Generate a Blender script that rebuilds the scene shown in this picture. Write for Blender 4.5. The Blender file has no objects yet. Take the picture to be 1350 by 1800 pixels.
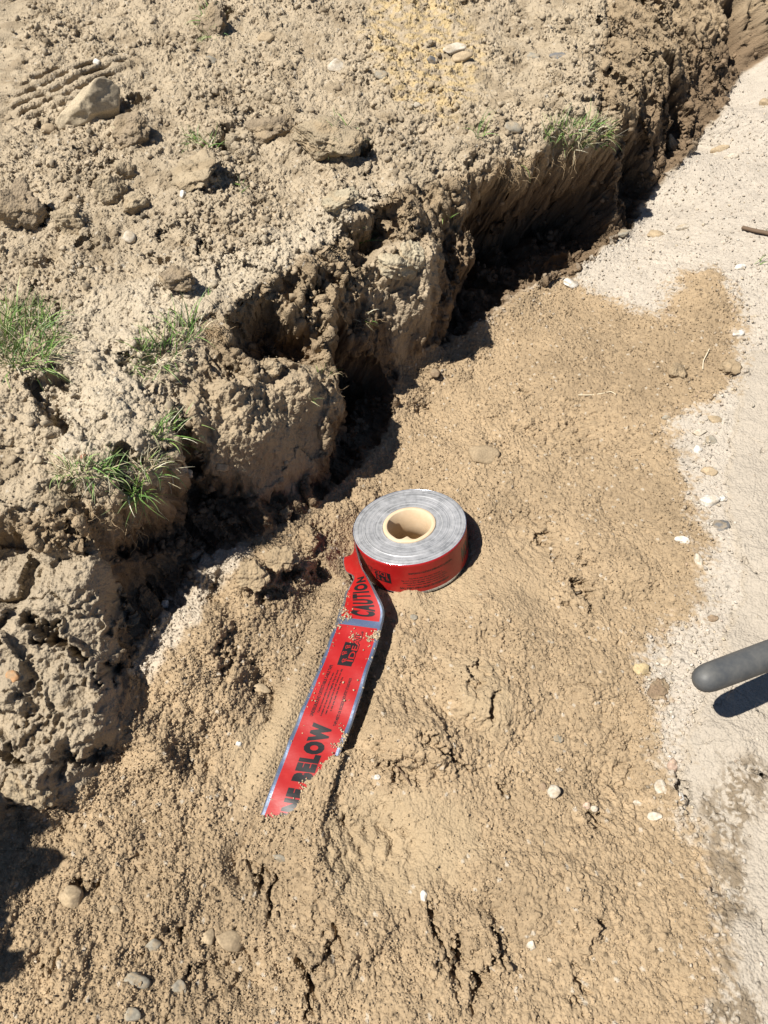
import bpy, bmesh, math, random
import numpy as np
from mathutils import Vector, Matrix
RES = 0.9            # density of the terrain sheet
rng = np.random.default_rng(7)
random.seed(7)
scn = bpy.context.scene
col = scn.collection
# ------------------------------------------------------------------ camera
CAM = np.array([0.0, 0.0, 0.96]); PITCH = math.radians(50)
cam_d = bpy.data.cameras.new('camera'); cam = bpy.data.objects.new('camera', cam_d); col.objects.link(cam)
cam.location = CAM; cam.rotation_euler = (math.radians(90) - PITCH, 0, 0)
cam_d.sensor_fit = 'HORIZONTAL'; cam_d.sensor_width = 36; cam_d.lens = 36
cam_d.clip_start = 0.02; cam_d.clip_end = 500
scn.camera = cam
# ------------------------------------------------------------------ sun and sky
SUN_AZ = np.array([-0.93, -0.37]); SUN_EL = math.radians(58)
to_sun = Vector((SUN_AZ[0]*math.cos(SUN_EL), SUN_AZ[1]*math.cos(SUN_EL), math.sin(SUN_EL))).normalized()
sd = bpy.data.lights.new('sun', 'SUN'); sd.energy = 5.0; sd.angle = math.radians(0.5); sd.color = (1.0, 0.95, 0.87)
so = bpy.data.objects.new('sun', sd); col.objects.link(so)
so.rotation_euler = to_sun.to_track_quat('Z', 'Y').to_euler(); so.location = (-2, -1.5, 3)
w = bpy.data.worlds.new('World'); scn.world = w; w.use_nodes = True
nt = w.node_tree; bg = nt.nodes['Background']
sky = nt.nodes.new('ShaderNodeTexSky'); sky.sky_type = 'NISHITA'; sky.sun_disc = False
sky.sun_elevation = SUN_EL; sky.sun_rotation = math.atan2(to_sun.x, to_sun.y)
sky.altitude = 1500; sky.air_density = .8; sky.dust_density = .3
nt.links.new(sky.outputs[0], bg.inputs[0]); bg.inputs[1].default_value = 0.05
scn.view_settings.view_transform = 'Standard'; scn.view_settings.look = 'None'
scn.view_settings.exposure = 0.74; scn.view_settings.gamma = 1.0
scn.render.engine = 'CYCLES'
# ------------------------------------------------------------------ small maths
FW = np.array([0, math.cos(PITCH), -math.sin(PITCH)]); RT = np.array([1.0, 0, 0]); UP = np.cross(RT, FW)
def ray(px, py):
    px = np.asarray(px, float); py = np.asarray(py, float)
    d = FW + ((px-675)/1350)[..., None]*RT + ((900-py)/1350)[..., None]*UP
    return d
def at_z(px, py, z):
    d = ray(px, py); k = (z-CAM[2])/d[..., 2]
    return CAM + d*np.asarray(k)[..., None]
N = np.array([.22, -.50, .82]); N /= np.linalg.norm(N)       # mean facing of the dug bank and floor
S = np.array([1.0, 0, 0]) - N[0]*N; S /= np.linalg.norm(S); T = np.cross(N, S)
O = np.array([0, .85, .08])
def to_sth(P): q = P-O; return q@S, q@T, q@N
def from_sth(s, t, h): return O + s[..., None]*S + t[..., None]*T + h[..., None]*N
def sstep(a, b, x):
    u = np.clip((x-a)/(b-a), 0, 1); return u*u*(3-2*u)
def hsh(i, j, seed):
    with np.errstate(over='ignore'):
        h = (i.astype(np.uint32)*np.uint32(374761393) + j.astype(np.uint32)*np.uint32(668265263) + np.uint32(seed*1442695041 & 0xffffffff))
        h = (h ^ (h >> np.uint32(13)))*np.uint32(1274126177); h ^= h >> np.uint32(16)
        h = h*np.uint32(2246822519); h ^= h >> np.uint32(15)
    return (h & np.uint32(0xffffff)).astype(np.float32)/np.float32(16777216)
def noise(x, y, seed=0):                       # gradient noise about -1..1
    xi = np.floor(x); yi = np.floor(y); fx = (x-xi).astype(np.float32); fy = (y-yi).astype(np.float32)
    xi = xi.astype(np.int64); yi = yi.astype(np.int64)
    u = fx*fx*fx*(fx*(fx*6-15)+10); v = fy*fy*fy*(fy*(fy*6-15)+10)
    def g(a, b):
        th = hsh(xi+a, yi+b, seed)*np.float32(6.2832); return np.cos(th)*(fx-a)+np.sin(th)*(fy-b)
    return ((g(0,0)*(1-u)+g(1,0)*u)*(1-v)+(g(0,1)*(1-u)+g(1,1)*u)*v)*1.5
def fbm(x, y, seed=0, o=4, gain=.5):
    a = 1.0; r = 0; f = 1.0
    for k in range(o): r = r + a*noise(x*f+k*17.3, y*f-k*9.1, seed+k); a *= gain; f *= 2.03
    return r
def worley(x, y, seed=0, second=False, jit=.9):
    xi = np.floor(x).astype(np.int64); yi = np.floor(y).astype(np.int64)
    fx = (x-xi).astype(np.float32); fy = (y-yi).astype(np.float32)
    d1 = np.full(fx.shape, 9, np.float32); d2 = d1.copy(); cid = np.zeros(fx.shape, np.float32)
    for a in (-1, 0, 1):
        for b in (-1, 0, 1):
            h = hsh(xi+a, yi+b, seed); h2 = hsh(xi+a, yi+b, seed+101)
            dx = a+.5+(h-.5)*jit-fx; dy = b+.5+(h2-.5)*jit-fy; d = dx*dx+dy*dy
            nr = d < d1
            d2 = np.where(nr, d1, np.minimum(d2, d)); cid = np.where(nr, hsh(xi+a, yi+b, seed+202), cid); d1 = np.where(nr, d, d1)
    return (np.sqrt(d1), np.sqrt(d2), cid)
# ------------------------------------------------------------------ big shape of the dig: heights read at landmarks
CP = """
720 1010 .0|560 1010 .01|640 900 .0|850 1010 .028|820 850 .02|900 700 .03|1000 600 .05|1100 900 .04|1200 600 .08|1250 480 .12
1150 1100 .04|1000 1300 .03|700 1300 .022|800 1500 .03|1000 1700 .03|600 1700 .025|300 1700 .03|100 1500 .03|100 1750 .05|900 1150 .04
330 1180 .05|410 1000 .085|490 970 .07|440 1080 .055|300 1400 .03|500 1120 .035|400 1500 .015|450 1480 .0|250 1190 .05|540 940 .03
600 860 .0|700 750 .0|705 655 .015|790 625 .02|870 565 .03|950 505 .04|1010 490 .045|1110 410 .06|1140 350 .09|1215 260 .12|1270 190 .15|1300 130 .19|1350 100 .23
1050 520 .05|1150 430 .08|1250 300 .15|1340 200 .21|1340 400 .15|1340 700 .10|1340 1000 .085|1300 1300 .07|1300 1700 .06|1230 1500 .04|1180 1350 .04
20 1010 .18|120 1040 .18|190 1010 .17|190 1090 .16|100 1180 .14|170 1200 .13|190 1270 .11|60 1300 .10|100 1370 .085|20 1390 .08|215 1310 .035|140 1400 .04|20 1440 .04
215 1150 .08|225 1050 .08|300 1050 .045|330 990 .05|400 950 .05|270 1130 .045|480 935 .035
0 900 .265|100 900 .255|200 880 .25|290 850 .245|20 950 .19|120 975 .19|230 950 .14|310 900 .11|380 880 .09|480 905 .05|540 880 .02
310 760 .25|330 700 .25|380 680 .235|450 650 .225|540 650 .21|560 700 .18|450 770 .19|400 840 .13|500 830 .10|380 770 .20|540 770 .12
400 580 .25|480 600 .21|550 610 .20|590 660 .17|620 720 .08|650 780 .01|620 800 .02|640 700 .07
380 540 .27|470 490 .275|560 440 .275|620 400 .27|680 350 .275|610 520 .23|650 600 .13|680 680 .03
640 460 .235|740 450 .23|660 530 .18|740 540 .15|700 600 .09|760 380 .25|780 330 .265|780 440 .17|830 540 .08|760 600 .045
840 300 .275|900 270 .28|960 262 .285|1020 240 .29|1075 225 .29|850 350 .22|870 400 .16|950 330 .19|950 420 .12|1000 430 .09|1020 330 .20|1080 320 .16|900 500 .075
1110 200 .285|1150 140 .30|1190 80 .33|1120 300 .15|1160 260 .17|1200 190 .19|1230 130 .23|1260 60 .28|1290 80 .24|1250 -30 .34|1330 20 .30|1400 -40 .33|1340 60 .26
100 800 .275|50 700 .275|100 600 .275|250 660 .27|300 600 .27|0 500 .27|200 450 .275|400 450 .278|0 300 .30|200 200 .315|0 0 .36|300 300 .30|300 100 .335
600 200 .31|600 0 .36|450 300 .29|900 150 .31|900 0 .35|1050 100 .325|1100 0 .36|550 360 .283|750 250 .295|0 -300 .46|600 -300 .46|1100 -250 .46
"""
cp = []
for line in CP.strip().splitlines():
    for c in line.split('|'):
        a, b, z = map(float, c.split()); cp.append(at_z(a, b, z))
for x, y, z in [(-.45,.02,.06),(0,-.1,.04),(.45,-.1,.05),(.8,.2,.08),(1,.7,.12),(1.4,1.3,.25),(1.6,2.0,.45),(1.0,2.6,.5),(0,2.6,.5),(-1,2.4,.48),
                (-1.3,1.5,.33),(-1.0,.9,.28),(-.95,.5,.24),(-.8,.55,.2),(.9,.4,.09),(0,-.5,.05),(-.9,-.5,.15),(.9,-.5,.1)]:
    cp.append(np.array([x, y, z]))
cp = np.array(cp); cs, ct, ch = to_sth(cp)
def rbf_fit(s, t, h, lam=2e-3):
    n = len(s); r = np.hypot(s[:, None]-s, t[:, None]-t); A = np.zeros((n+3, n+3))
    A[:n, :n] = r - lam*np.eye(n); A[:n, n] = 1; A[:n, n+1] = s; A[:n, n+2] = t; A[n:, :n] = A[:n, n:].T
    return np.linalg.solve(A, np.concatenate([h, [0, 0, 0]]))
Wt = rbf_fit(cs, ct, ch)
G0s, G1s, G0t, G1t, GD = -1.9, 1.9, -1.5, 2.2, .008      # coarse lookup grid
gs = np.arange(G0s, G1s, GD); gt = np.arange(G0t, G1t, GD)
GS, GT = np.meshgrid(gs, gt)
GH = np.zeros_like(GS)
for k in range(len(cs)): GH += Wt[k]*np.hypot(GS-cs[k], GT-ct[k])
GH += Wt[-3] + Wt[-2]*GS + Wt[-1]*GT
def blur(A, n=1):
    for _ in range(n):
        B = np.pad(A, 1, mode='edge'); A = (B[:-2, 1:-1]+B[2:, 1:-1]+B[1:-1, :-2]+B[1:-1, 2:]+2*B[1:-1, 1:-1])/6
    return A
GH = blur(GH, 2)
# far out the ground settles to level
zfar = .26
PZ = (O + GS[..., None]*S + GT[..., None]*T); hlev = (zfar-PZ[..., 2])/N[2]
FL = [at_z(*map(float, c.split())) for ln in CP.strip().splitlines()[:2]+CP.strip().splitlines()[2:5] for c in ln.split('|')]
FL += [np.array(v, float) for v in [(-.45,.02,.05),(0,-.1,.04),(.8,.2,.08),(1,.7,.12),(1.4,1.3,.25),(1.6,2.0,.4),(-.8,.6,.0),(-.8,1.4,.02),(0,2.2,.1)]]
FL = np.array(FL); fs_, ft_, fh_ = to_sth(FL)
Wf = rbf_fit(fs_, ft_, fh_, .02); GF = np.zeros_like(GS)
for k in range(len(fs_)): GF += Wf[k]*np.hypot(GS-fs_[k], GT-ft_[k])
GF += Wf[-3] + Wf[-2]*GS + Wf[-1]*GT; GF = np.minimum(GF, GH)
def grid_get(G, s, t):
    x = np.clip((s-G0s)/GD, 0, G.shape[1]-1.001); y = np.clip((t-G0t)/GD, 0, G.shape[0]-1.001)
    i = x.astype(int); j = y.astype(int); fx = x-i; fy = y-j
    return (G[j, i]*(1-fx)+G[j, i+1]*fx)*(1-fy)+(G[j+1, i]*(1-fx)+G[j+1, i+1]*fx)*fy
def hit(px, py):                                 # where a sight line meets the big shape -> s, t, distance
    px = np.atleast_1d(np.asarray(px, float)); py = np.atleast_1d(np.asarray(py, float)); d = ray(px, py)
    ks = np.arange(.4, 3.2, .004); out_s = np.zeros(len(px)); out_t = np.zeros(len(px)); out_k = np.zeros(len(px))
    for i in range(len(px)):
        P = CAM + ks[:, None]*d[i]; s, t, h = to_sth(P); under = h < grid_get(GH, s, t)
        k = ks[under.argmax()] if under.any() else 2.0
        P = CAM + k*d[i]; s, t, h = to_sth(P); out_s[i], out_t[i], out_k[i] = s, t, k
    return out_s, out_t, out_k
def poly_sdf(pts):                               # outline given at landmarks -> signed distance on the lookup grid (positive inside)
    p = np.array(pts, float); s, t, _ = hit(p[:, 0], p[:, 1])
    D = np.full(GS.shape, 1e9); ins = np.zeros(GS.shape, bool); n = len(s)
    for i in range(n):
        ax, ay, bx, by = s[i], t[i], s[(i+1) % n], t[(i+1) % n]; ex, ey = bx-ax, by-ay
        u = np.clip(((GS-ax)*ex+(GT-ay)*ey)/(ex*ex+ey*ey+1e-12), 0, 1)
        D = np.minimum(D, np.hypot(GS-ax-u*ex, GT-ay-u*ey))
        c = ((ay > GT) != (by > GT)) & (GS < (bx-ax)*(GT-ay)/(by-ay+1e-12)+ax); ins ^= c
    return np.where(ins, D, -D)
M_sand = poly_sdf([(703,636),(690,740),(640,810),(600,850),(545,900),(430,955),(378,972),(318,1066),(226,1168),(215,1310),(130,1400),(-60,1430),(-300,2100),(1250,2100),(1250,1800),(1245,1500),
    (1180,1440),(1160,1300),(1125,1200),(1125,1130),(1210,1080),(1235,950),(1200,850),(1170,740),(1280,680),(1300,560),(1250,475),(1200,485),(1170,550),(1130,555),(1020,505),(1000,482),(930,502),(860,556),(790,602)])
M_crust = poly_sdf([(1310,620),(1275,900),(1310,1040),(1262,1150),(1215,1260),(1195,1390),(1240,1500),(1240,2100),(1700,2100),(1700,620)])
M_bank = poly_sdf([(-700,920),(100,905),(200,885),(300,850),(315,760),(330,700),(390,560),(480,490),(560,440),(620,400),(685,345),(780,320),(840,295),(960,262),(1075,225),(1045,170),(1060,60),(1080,-40),(1100,-500),(-1500,-500)])
M_ledge = poly_sdf([(-400,940),(0,960),(120,975),(200,985),(225,1080),(200,1160),(215,1290),(140,1395),(60,1420),(-400,1430)])
M_yellow = poly_sdf([(660,-30),(640,60),(700,180),(780,215),(830,180),(850,110),(820,40),(800,-30)])
M_pale = poly_sdf([(80,560),(150,530),(330,470),(450,430),(600,340),(690,340),(600,430),(500,480),(380,540),(290,600),(240,800),(120,820),(60,690),(120,600)])
M_tread = poly_sdf([(10,190),(60,130),(200,95),(230,110),(150,180),(50,215)])
M_face = poly_sdf([(640,450),(700,425),(760,440),(755,560),(700,650),(680,560),(650,530)])
M_smooth = [poly_sdf(p) for p in ([(570,1480),(620,1390),(740,1380),(830,1420),(850,1500),(760,1570),(640,1600),(570,1560)],
    [(790,1150),(860,1170),(920,1260),(860,1300),(800,1230)], [(680,1040),(840,985),(870,1050),(760,1090),(690,1070)], [(850,980),(880,920),(980,940),(960,1080),(880,1090)],
    [(420,1290),(520,1190),(540,1300),(440,1400),(400,1370)])]
M_damp = poly_sdf([(1290,1330),(1330,1320),(1330,1440),(1300,1500),(1310,1600),(1270,1700),(1330,1740),(1330,2000),(1240,2000),(1240,1640),(1250,1500),(1225,1470)])
M_chalk = poly_sdf([(215,1185),(300,1055),(365,965),(445,955),(420,1000),(370,1050),(325,1120),(270,1190)])
# ------------------------------------------------------------------ hand-placed lumps (+) and hollows (-): px py radius-x radius-y turn height
BUMPS = """
130 195 75 30 -25 .010|340 1150 80 130 25 .026|270 1310 80 60 0 .014|470 1210 26 90 20 -.012|850 1215 80 60 -40 .016|730 1290 100 50 -15 .020|660 1490 90 80 0 -.014|850 1080 90 40 10 .012|930 930 60 90 0 -.010|780 780 80 60 0 .012|1000 760 90 70 0 -.012|1080 980 60 80 0 .012|950 1560 120 60 -10 .014|1080 1350 70 90 10 -.010|300 1560 90 50 0 .012|420 1720 120 50 0 -.012|620 1640 80 40 0 .012|180 1480 70 40 0 .014|1040 1180 60 60 0 .010|700 1130 40 60 20 .010|345 305 75 60 20 .020|570 240 95 55 20 .026|490 210 50 35 0 .012|590 270 40 28 0 .016|640 265 18 18 0 -.022
610 380 60 40 0 .016|200 195 45 30 30 -.012|232 225 30 28 0 .016|240 170 22 16 0 -.02|370 40 35 30 0 .018|398 25 12 30 0 -.03|30 370 48 38 0 .022|72 382 16 26 0 -.03|120 385 30 24 0 .014
195 330 30 26 0 .016|218 300 26 18 0 .013|240 350 30 20 0 .012|300 395 18 14 0 .01|150 430 20 12 0 -.014|160 425 30 14 0 .01|310 490 34 22 -20 .02|60 460 30 16 0 .012
700 330 35 40 0 .012|850 260 60 30 0 .012|960 190 30 26 0 .010|985 175 20 12 0 -.014|970 195 22 12 -20 -.012|1010 100 50 80 0 .012|720 380 22 40 0 .015|740 370 10 50 15 -.02
280 415 8 16 0 -.012|275 460 40 10 -20 -.008|400 260 12 20 0 -.024|395 250 10 22 10 -.02|430 245 26 20 0 .014
60 640 60 50 0 .010|150 640 50 60 0 .012|70 700 20 60 15 -.016|95 740 16 40 10 -.02|130 780 30 30 0 .010|200 700 60 60 0 .015|110 660 12 30 0 -.014|215 810 10 30 0 -.02|225 820 14 40 0 -.016
120 870 60 25 0 -.012|270 900 60 25 0 .02|150 930 30 14 0 .02|225 600 50 26 0 .012|280 560 40 26 0 .014
430 700 60 36 0 .022|400 690 40 30 0 .014|480 640 16 14 0 .02|530 690 40 40 0 .018|450 760 70 50 0 .018|330 790 20 60 20 -.03|350 800 20 50 20 -.02|510 600 60 40 0 -.045|460 560 40 30 0 -.03|560 570 20 60 -25 -.02|520 540 12 50 -30 .015|590 520 14 60 -25 .018|630 560 16 60 -20 -.02|560 500 14 50 -25 -.022
700 470 50 34 0 .028|680 500 40 14 0 -.014|720 560 30 50 0 .018|650 450 24 24 0 .010|640 420 40 22 0 -.035|660 395 18 40 0 -.028|600 480 20 20 0 .010|740 480 16 30 0 .012
850 340 26 20 0 -.03|880 300 40 20 0 .014|830 290 20 14 0 -.022|1000 290 60 30 0 -.03|950 400 60 60 0 -.02|880 420 14 60 0 .02|820 440 14 60 0 .022|850 500 12 60 0 .012|790 400 20 40 0 -.02
1070 260 12 60 0 .02|1075 330 12 50 0 .03|1120 260 16 70 5 -.035|1100 300 14 60 0 -.02|1150 200 14 60 0 .02|1178 150 14 60 5 -.035|1140 100 10 80 8 -.02|1190 60 12 60 0 -.02|1205 210 14 40 0 .022|1190 230 10 50 0 -.02|1235 110 14 50 0 .02|1285 60 10 60 0 -.045|1310 90 16 30 0 .01|1240 40 20 40 0 .018|1080 60 8 60 -25 -.012|1040 140 8 50 -25 -.012|1060 180 8 50 -20 -.014
110 1050 90 40 0 .014|170 1020 40 50 0 .014|30 1120 60 40 0 .010|95 1120 70 16 -35 -.040|205 1070 16 50 0 -.03|200 1180 30 12 30 -.03|25 1330 14 60 40 -.02|150 1330 40 10 0 -.02|130 1210 60 60 0 .018|60 1200 16 60 10 -.010|60 1300 60 40 0 .014|30 1345 16 10 0 -.02|60 1370 40 24 0 .020|70 1290 50 16 30 -.012|110 1340 20 30 0 -.012|170 1290 30 30 0 .012|20 1230 40 30 0 .01
340 1010 12 34 30 .016|395 975 30 16 0 .010|360 1000 26 24 0 .014|385 1030 18 30 0 -.018|440 1010 30 26 0 .022|490 985 34 24 0 .020|510 1010 24 22 0 -.020|470 1045 40 16 0 -.014|530 1000 20 22 0 .016|560 1010 12 30 -30 -.010|578 985 20 26 0 .012|360 1110 46 60 0 .012|300 1180 50 60 0 .010|400 1150 14 50 -15 -.010|280 1290 60 60 0 .010|340 1330 60 30 -35 -.010|545 950 14 30 0 .02|565 930 14 14 0 -.01
752 500 34 90 0 .040|585 745 26 90 0 .028|640 870 30 24 0 .012|1335 45 9 60 0 .022|1347 25 7 50 0 -.028|1320 25 6 60 0 -.022|1328 80 10 20 0 .012|600 900 30 26 0 .010|720 690 40 40 0 .016|760 655 16 10 0 .014|740 720 20 16 0 -.008|800 660 30 20 0 .01|925 690 14 10 0 -.016|850 790 26 24 0 .006|930 760 40 20 0 -.004
960 945 10 22 -25 -.012|975 975 7 16 -25 -.012|1020 1030 26 12 -40 -.022|1035 1060 8 26 -5 -.020|1000 1060 10 10 0 -.012|1030 990 14 6 0 -.008|830 1190 12 36 -40 -.012|860 1240 10 30 -35 -.016|780 1320 60 10 -35 -.014|700 1360 40 8 -20 -.010|820 1215 60 50 -40 .008|720 1300 90 60 -20 .014
440 1480 14 34 10 -.030|460 1530 10 34 -20 -.022|475 1580 8 30 -15 -.018|520 1470 60 40 0 .012|550 1350 50 40 -30 .010|600 1420 14 60 20 -.008|560 1540 40 50 0 .010|1050 1440 22 12 0 -.016|890 1380 8 30 -20 -.012|1200 1390 14 34 -10 -.018|1178 1400 16 20 0 .01|1040 1630 10 18 0 -.014|1020 1630 22 22 0 .010
770 1640 8 50 -10 -.020|810 1690 14 40 -20 -.030|850 1730 14 40 -25 -.030|870 1670 12 30 0 -.022|850 1660 22 34 0 .014|880 1700 18 18 0 .01|760 1680 30 30 0 .008|550 1740 12 60 -20 -.028|530 1700 16 16 0 -.018|590 1650 24 14 0 -.016|540 1680 24 22 0 .012|1020 1740 10 36 -35 -.012|250 1660 8 20 -20 -.014|305 1660 10 26 -10 -.012|420 1650 14 8 0 -.012|335 1700 8 14 0 -.014|150 1560 20 8 0 -.014|120 1690 40 40 0 .014|95 1700 8 30 0 -.012|60 1640 40 30 0 .010
1040 410 30 20 0 .008|1100 420 50 12 -30 -.010|1245 200 40 60 0 .024|1150 300 60 40 0 -.006|1290 655 20 14 0 .012|1282 660 8 10 0 -.014|1200 655 12 8 0 -.010|1250 520 40 60 0 .012|1190 660 22 14 0 .006
"""
bl = []
for line in BUMPS.strip().splitlines():
    for c in line.split('|'):
        bl.append([float(v) for v in c.split()])
bl = np.array(bl); bs, bt, bk = hit(bl[:, 0], bl[:, 1])
# ------------------------------------------------------------------ terrain sheet: rows and columns in the tilted plane
def plane_hit(px, py):
    d = ray(px, py); k = ((O-CAM)@N)/(d@N); P = CAM + d*np.asarray(k)[..., None]; return to_sth(P)[:2]
(sBL, tBL), (sBR, tBR), (sTL, tTL), (sTR, tTR) = [plane_hit(*q) for q in ((-20,1830),(1370,1830),(-20,-30),(1370,-30))]
t0 = min(tBL, tBR)-.01; t1 = max(tTL, tTR)+.24
def bounds(t):
    fL = (t-tBL)/(tTL-tBL); fR = (t-tBR)/(tTR-tBR); return sBL+(sTL-sBL)*fL, sBR+(sTR-sBR)*fR
tc, hc = to_sth(CAM)[1:]
def dens(t): return np.sqrt((t-tc)**2+(hc)**2)**1.6
tf = np.linspace(t0, t1, 4000); cum = np.concatenate([[0], np.cumsum(1/dens(tf[:-1]))]); nr = int(1560*RES)
rows = np.interp(np.linspace(0, cum[-1], nr), cum, tf)
def outer(start, step, mx):
    r = []; v = start
    while abs(v-start) < mx: v += step; step *= 1.13; r.append(v)
    return r
rows = np.array(outer(rows[0], -(rows[1]-rows[0])*1.5, 25)[::-1]+list(rows)+outer(rows[-1], (rows[-1]-rows[-2])*1.5, 60))
nc = int(1240*RES); cin = np.linspace(-.015, 1.07, nc); stp = 1/nc*1.5
cols = np.array(outer(cin[0], -stp, 40)[::-1]+list(cin)+outer(cin[-1], stp, 40))
tcl = np.clip(rows, t0-.2, t1+.2); Lb, Rb = bounds(tcl)
ss = (Lb[:, None]+(Rb-Lb)[:, None]*cols[None, :]); tt = np.repeat(rows[:, None], len(cols), 1)
NR, NC = ss.shape; print('terrain', NR, NC)
def Gv(G): return grid_get(G, ss, tt)
wx = fbm(ss/.03, tt/.03, 5, 3)*.006; wy = fbm(ss/.03, tt/.03, 9, 3)*.006          # ragged outlines
_gc = {}
def gidx(key, s, t):
    if key not in _gc:
        x = np.clip((s-G0s)/GD, 0, GS.shape[1]-1.001); y = np.clip((t-G0t)/GD, 0, GS.shape[0]-1.001); i = x.astype(np.int32); j = y.astype(np.int32)
        _gc.clear() if len(_gc) > 4 else None
        _gc[key] = (j*GS.shape[1]+i, (x-i).astype(np.float32), (y-j).astype(np.float32))
    return _gc[key]
def gget(M, key, s, t):
    k, fx, fy = gidx(key, s, t); m = M.astype(np.float32).ravel(); w_ = GS.shape[1]
    return (m[k]*(1-fx)+m[k+1]*fx)*(1-fy)+(m[k+w_]*(1-fx)+m[k+w_+1]*fx)*fy
def mask(M, soft=.006, warp=1.0): return sstep(-soft, soft, gget(M, ('m', warp), ss+wx*warp, tt+wy*warp))
m_sand = mask(M_sand, .004); m_crust = mask(M_crust, .006)*(1-m_sand); m_bank = mask(M_bank, .012)*(1-m_sand); m_ledge = mask(M_ledge, .01)*(1-m_sand)
m_yel = mask(M_yellow, .03, 3); m_pale = mask(M_pale, .03, 3); m_face = mask(M_face, .015, 2); m_chalk = mask(M_chalk, .008, 2)
m_damp = mask(M_damp, .012, 2.5); m_smooth = np.maximum.reduce([mask(m, .012, 2) for m in M_smooth])
toe = np.array([(130,1400),(235,1180),(385,985),(545,900),(640,810),(705,655),(790,622),(860,575),(930,520),(1000,495),(1110,405),(1140,350),(1215,260),(1290,140),(1350,90)], float)
# everything up-left of the toe that is neither bank nor ledge is cut face
M_grav = poly_sdf([(1000,500),(1020,470),(1110,400),(1140,350),(1215,262),(1270,190),(1300,132),(1360,95),(1900,0),(1900,2100),(1000,2100),(1100,1200),(1100,600)])
M_gravd = M_grav; m_grav = mask(M_grav, .006)*(1-m_sand)*(1-m_crust)
m_wall = np.clip(1-m_sand-m_grav-m_crust-m_bank-m_ledge, 0, 1)
H = Gv(GH)
far = np.maximum.reduce([(t0-tt)-.35, (tt-t1)-.35, (-cols[None, :])*1.0*(Rb-Lb)[:, None]-.35, (cols[None, :]-1)*(Rb-Lb)[:, None]-.35])
far = sstep(0, .6, far)
base = O + ss[..., None]*S + tt[..., None]*T
zf = zfar + .03*fbm(ss/.6, tt/.6, 3, 3)
H = H*(1-far) + far*((zf-base[..., 2])/N[2])
# lumps
jx = fbm(ss/.009, tt/.009, 15, 2)*.0032; jy = fbm(ss/.009, tt/.009, 19, 2)*.0032; jd = 1+.5*noise(ss/.012, tt/.012, 23)
for k in range(len(bl)):
    px, py, rx, ry, an, hh = bl[k]; sc = bk[k]/1350
    rx, ry = rx*sc, ry*sc; R_ = max(rx, ry)*1.5
    j0, j1 = np.searchsorted(rows, [bt[k]-R_, bt[k]+R_])
    if j1 <= j0: continue
    sub = (slice(j0, j1),); cmask = (ss[sub] > bs[k]-R_) & (ss[sub] < bs[k]+R_); cc = np.where(cmask.any(0))[0]
    if len(cc) == 0: continue
    sub = (slice(j0, j1), slice(cc[0], cc[-1]+1)); a = math.radians(an)
    jw = 2.2 if hh < 0 and min(rx, ry) < .014 else 1.0
    dx = ss[sub]-bs[k]+wx[sub]*1.2*min(jw, 1.5)+jx[sub]*jw; dy = tt[sub]-bt[k]+wy[sub]*1.2*min(jw, 1.5)+jy[sub]*jw
    u = (dx*math.cos(a)+dy*math.sin(a))/rx; v = (-dx*math.sin(a)+dy*math.cos(a))/ry; r = np.sqrt(u*u+v*v)
    prof = np.where(hh > 0, 1-sstep(.25, 1.25, r)**1.2, 1-sstep(.3, 1.15, r))
    H[sub] += hh*prof*(1.0 if hh > 0 else 1.15*jd[sub])
inner = (1-far)
# undercut bays of the cut face
jx = fbm(ss/.009, tt/.009, 15, 2)*.0032; jy = fbm(ss/.009, tt/.009, 19, 2)*.0032
notfloor = sstep(.0, .022, -grid_get(np.maximum(M_sand, M_gravd), ss+wx*.5, tt+wy*.5))
recf = inner*np.clip(1+.40*noise(ss/.04, tt/.04, 77)+.15*noise(ss/.014, tt/.014, 78), .4, 1.3); HF = Gv(GF)
for dep, pts in ((1.3, [(838,335),(880,305),(900,330),(960,300),(1000,285),(1065,262),(1082,300),(1088,400),(1060,440),(1000,478),(960,490),(900,540),(860,560),(790,612),(770,620),(785,560),(800,500),(835,440),(812,400),(830,370)]),
                 (1.15, [(590,540),(630,590),(670,640),(700,690),(705,800),(640,830),(600,870),(550,890),(545,850),(585,780),(603,700),(585,630)]),
                 (.27, [(400,565),(440,535),(480,520),(520,560),(565,610),(565,652),(500,632),(440,640),(405,620)]),
                 (.85, [(290,850),(318,760),(335,770),(350,815),(400,850),(470,862),(540,815),(548,870),(430,950),(340,965),(240,985),(190,975),(210,940),(300,905)]),
                 (1.15, [(1098,235),(1135,245),(1172,330),(1160,370),(1110,400),(1095,330)]), (1.0, [(1262,-10),(1302,-10),(1302,130),(1270,122)]),
                 (.8, [(1160,90),(1190,100),(1207,210),(1195,285),(1165,280),(1180,190)]), (.4, [(225,1010),(330,985),(390,965),(330,1055),(240,1165),(215,1150)]),
                 (.035, [(618,430),(640,405),(690,365),(702,395),(662,445),(625,475)]), (.03, [(-60,935),(62,952),(78,990),(40,1060),(-60,1075)]),
                 (.022, [(480,500),(510,480),(545,560),(560,600),(520,590),(500,540)]), (.022, [(570,470),(600,480),(640,560),(650,610),(610,560),(585,510)]),
                 (.030, [(80,660),(118,660),(110,720),(125,770),(100,790),(75,740)])):
    m = sstep(-.005, .026 if dep > .2 else .010, gget(poly_sdf(pts), 'rec', ss+wx*1.2+jx*.35, tt+wy*1.2+jy*.35)); H -= (dep*np.clip(H-HF, 0, .5)+(.02*notfloor if dep > 1 else 0) if dep > .2 else dep*notfloor)*m*recf
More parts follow.
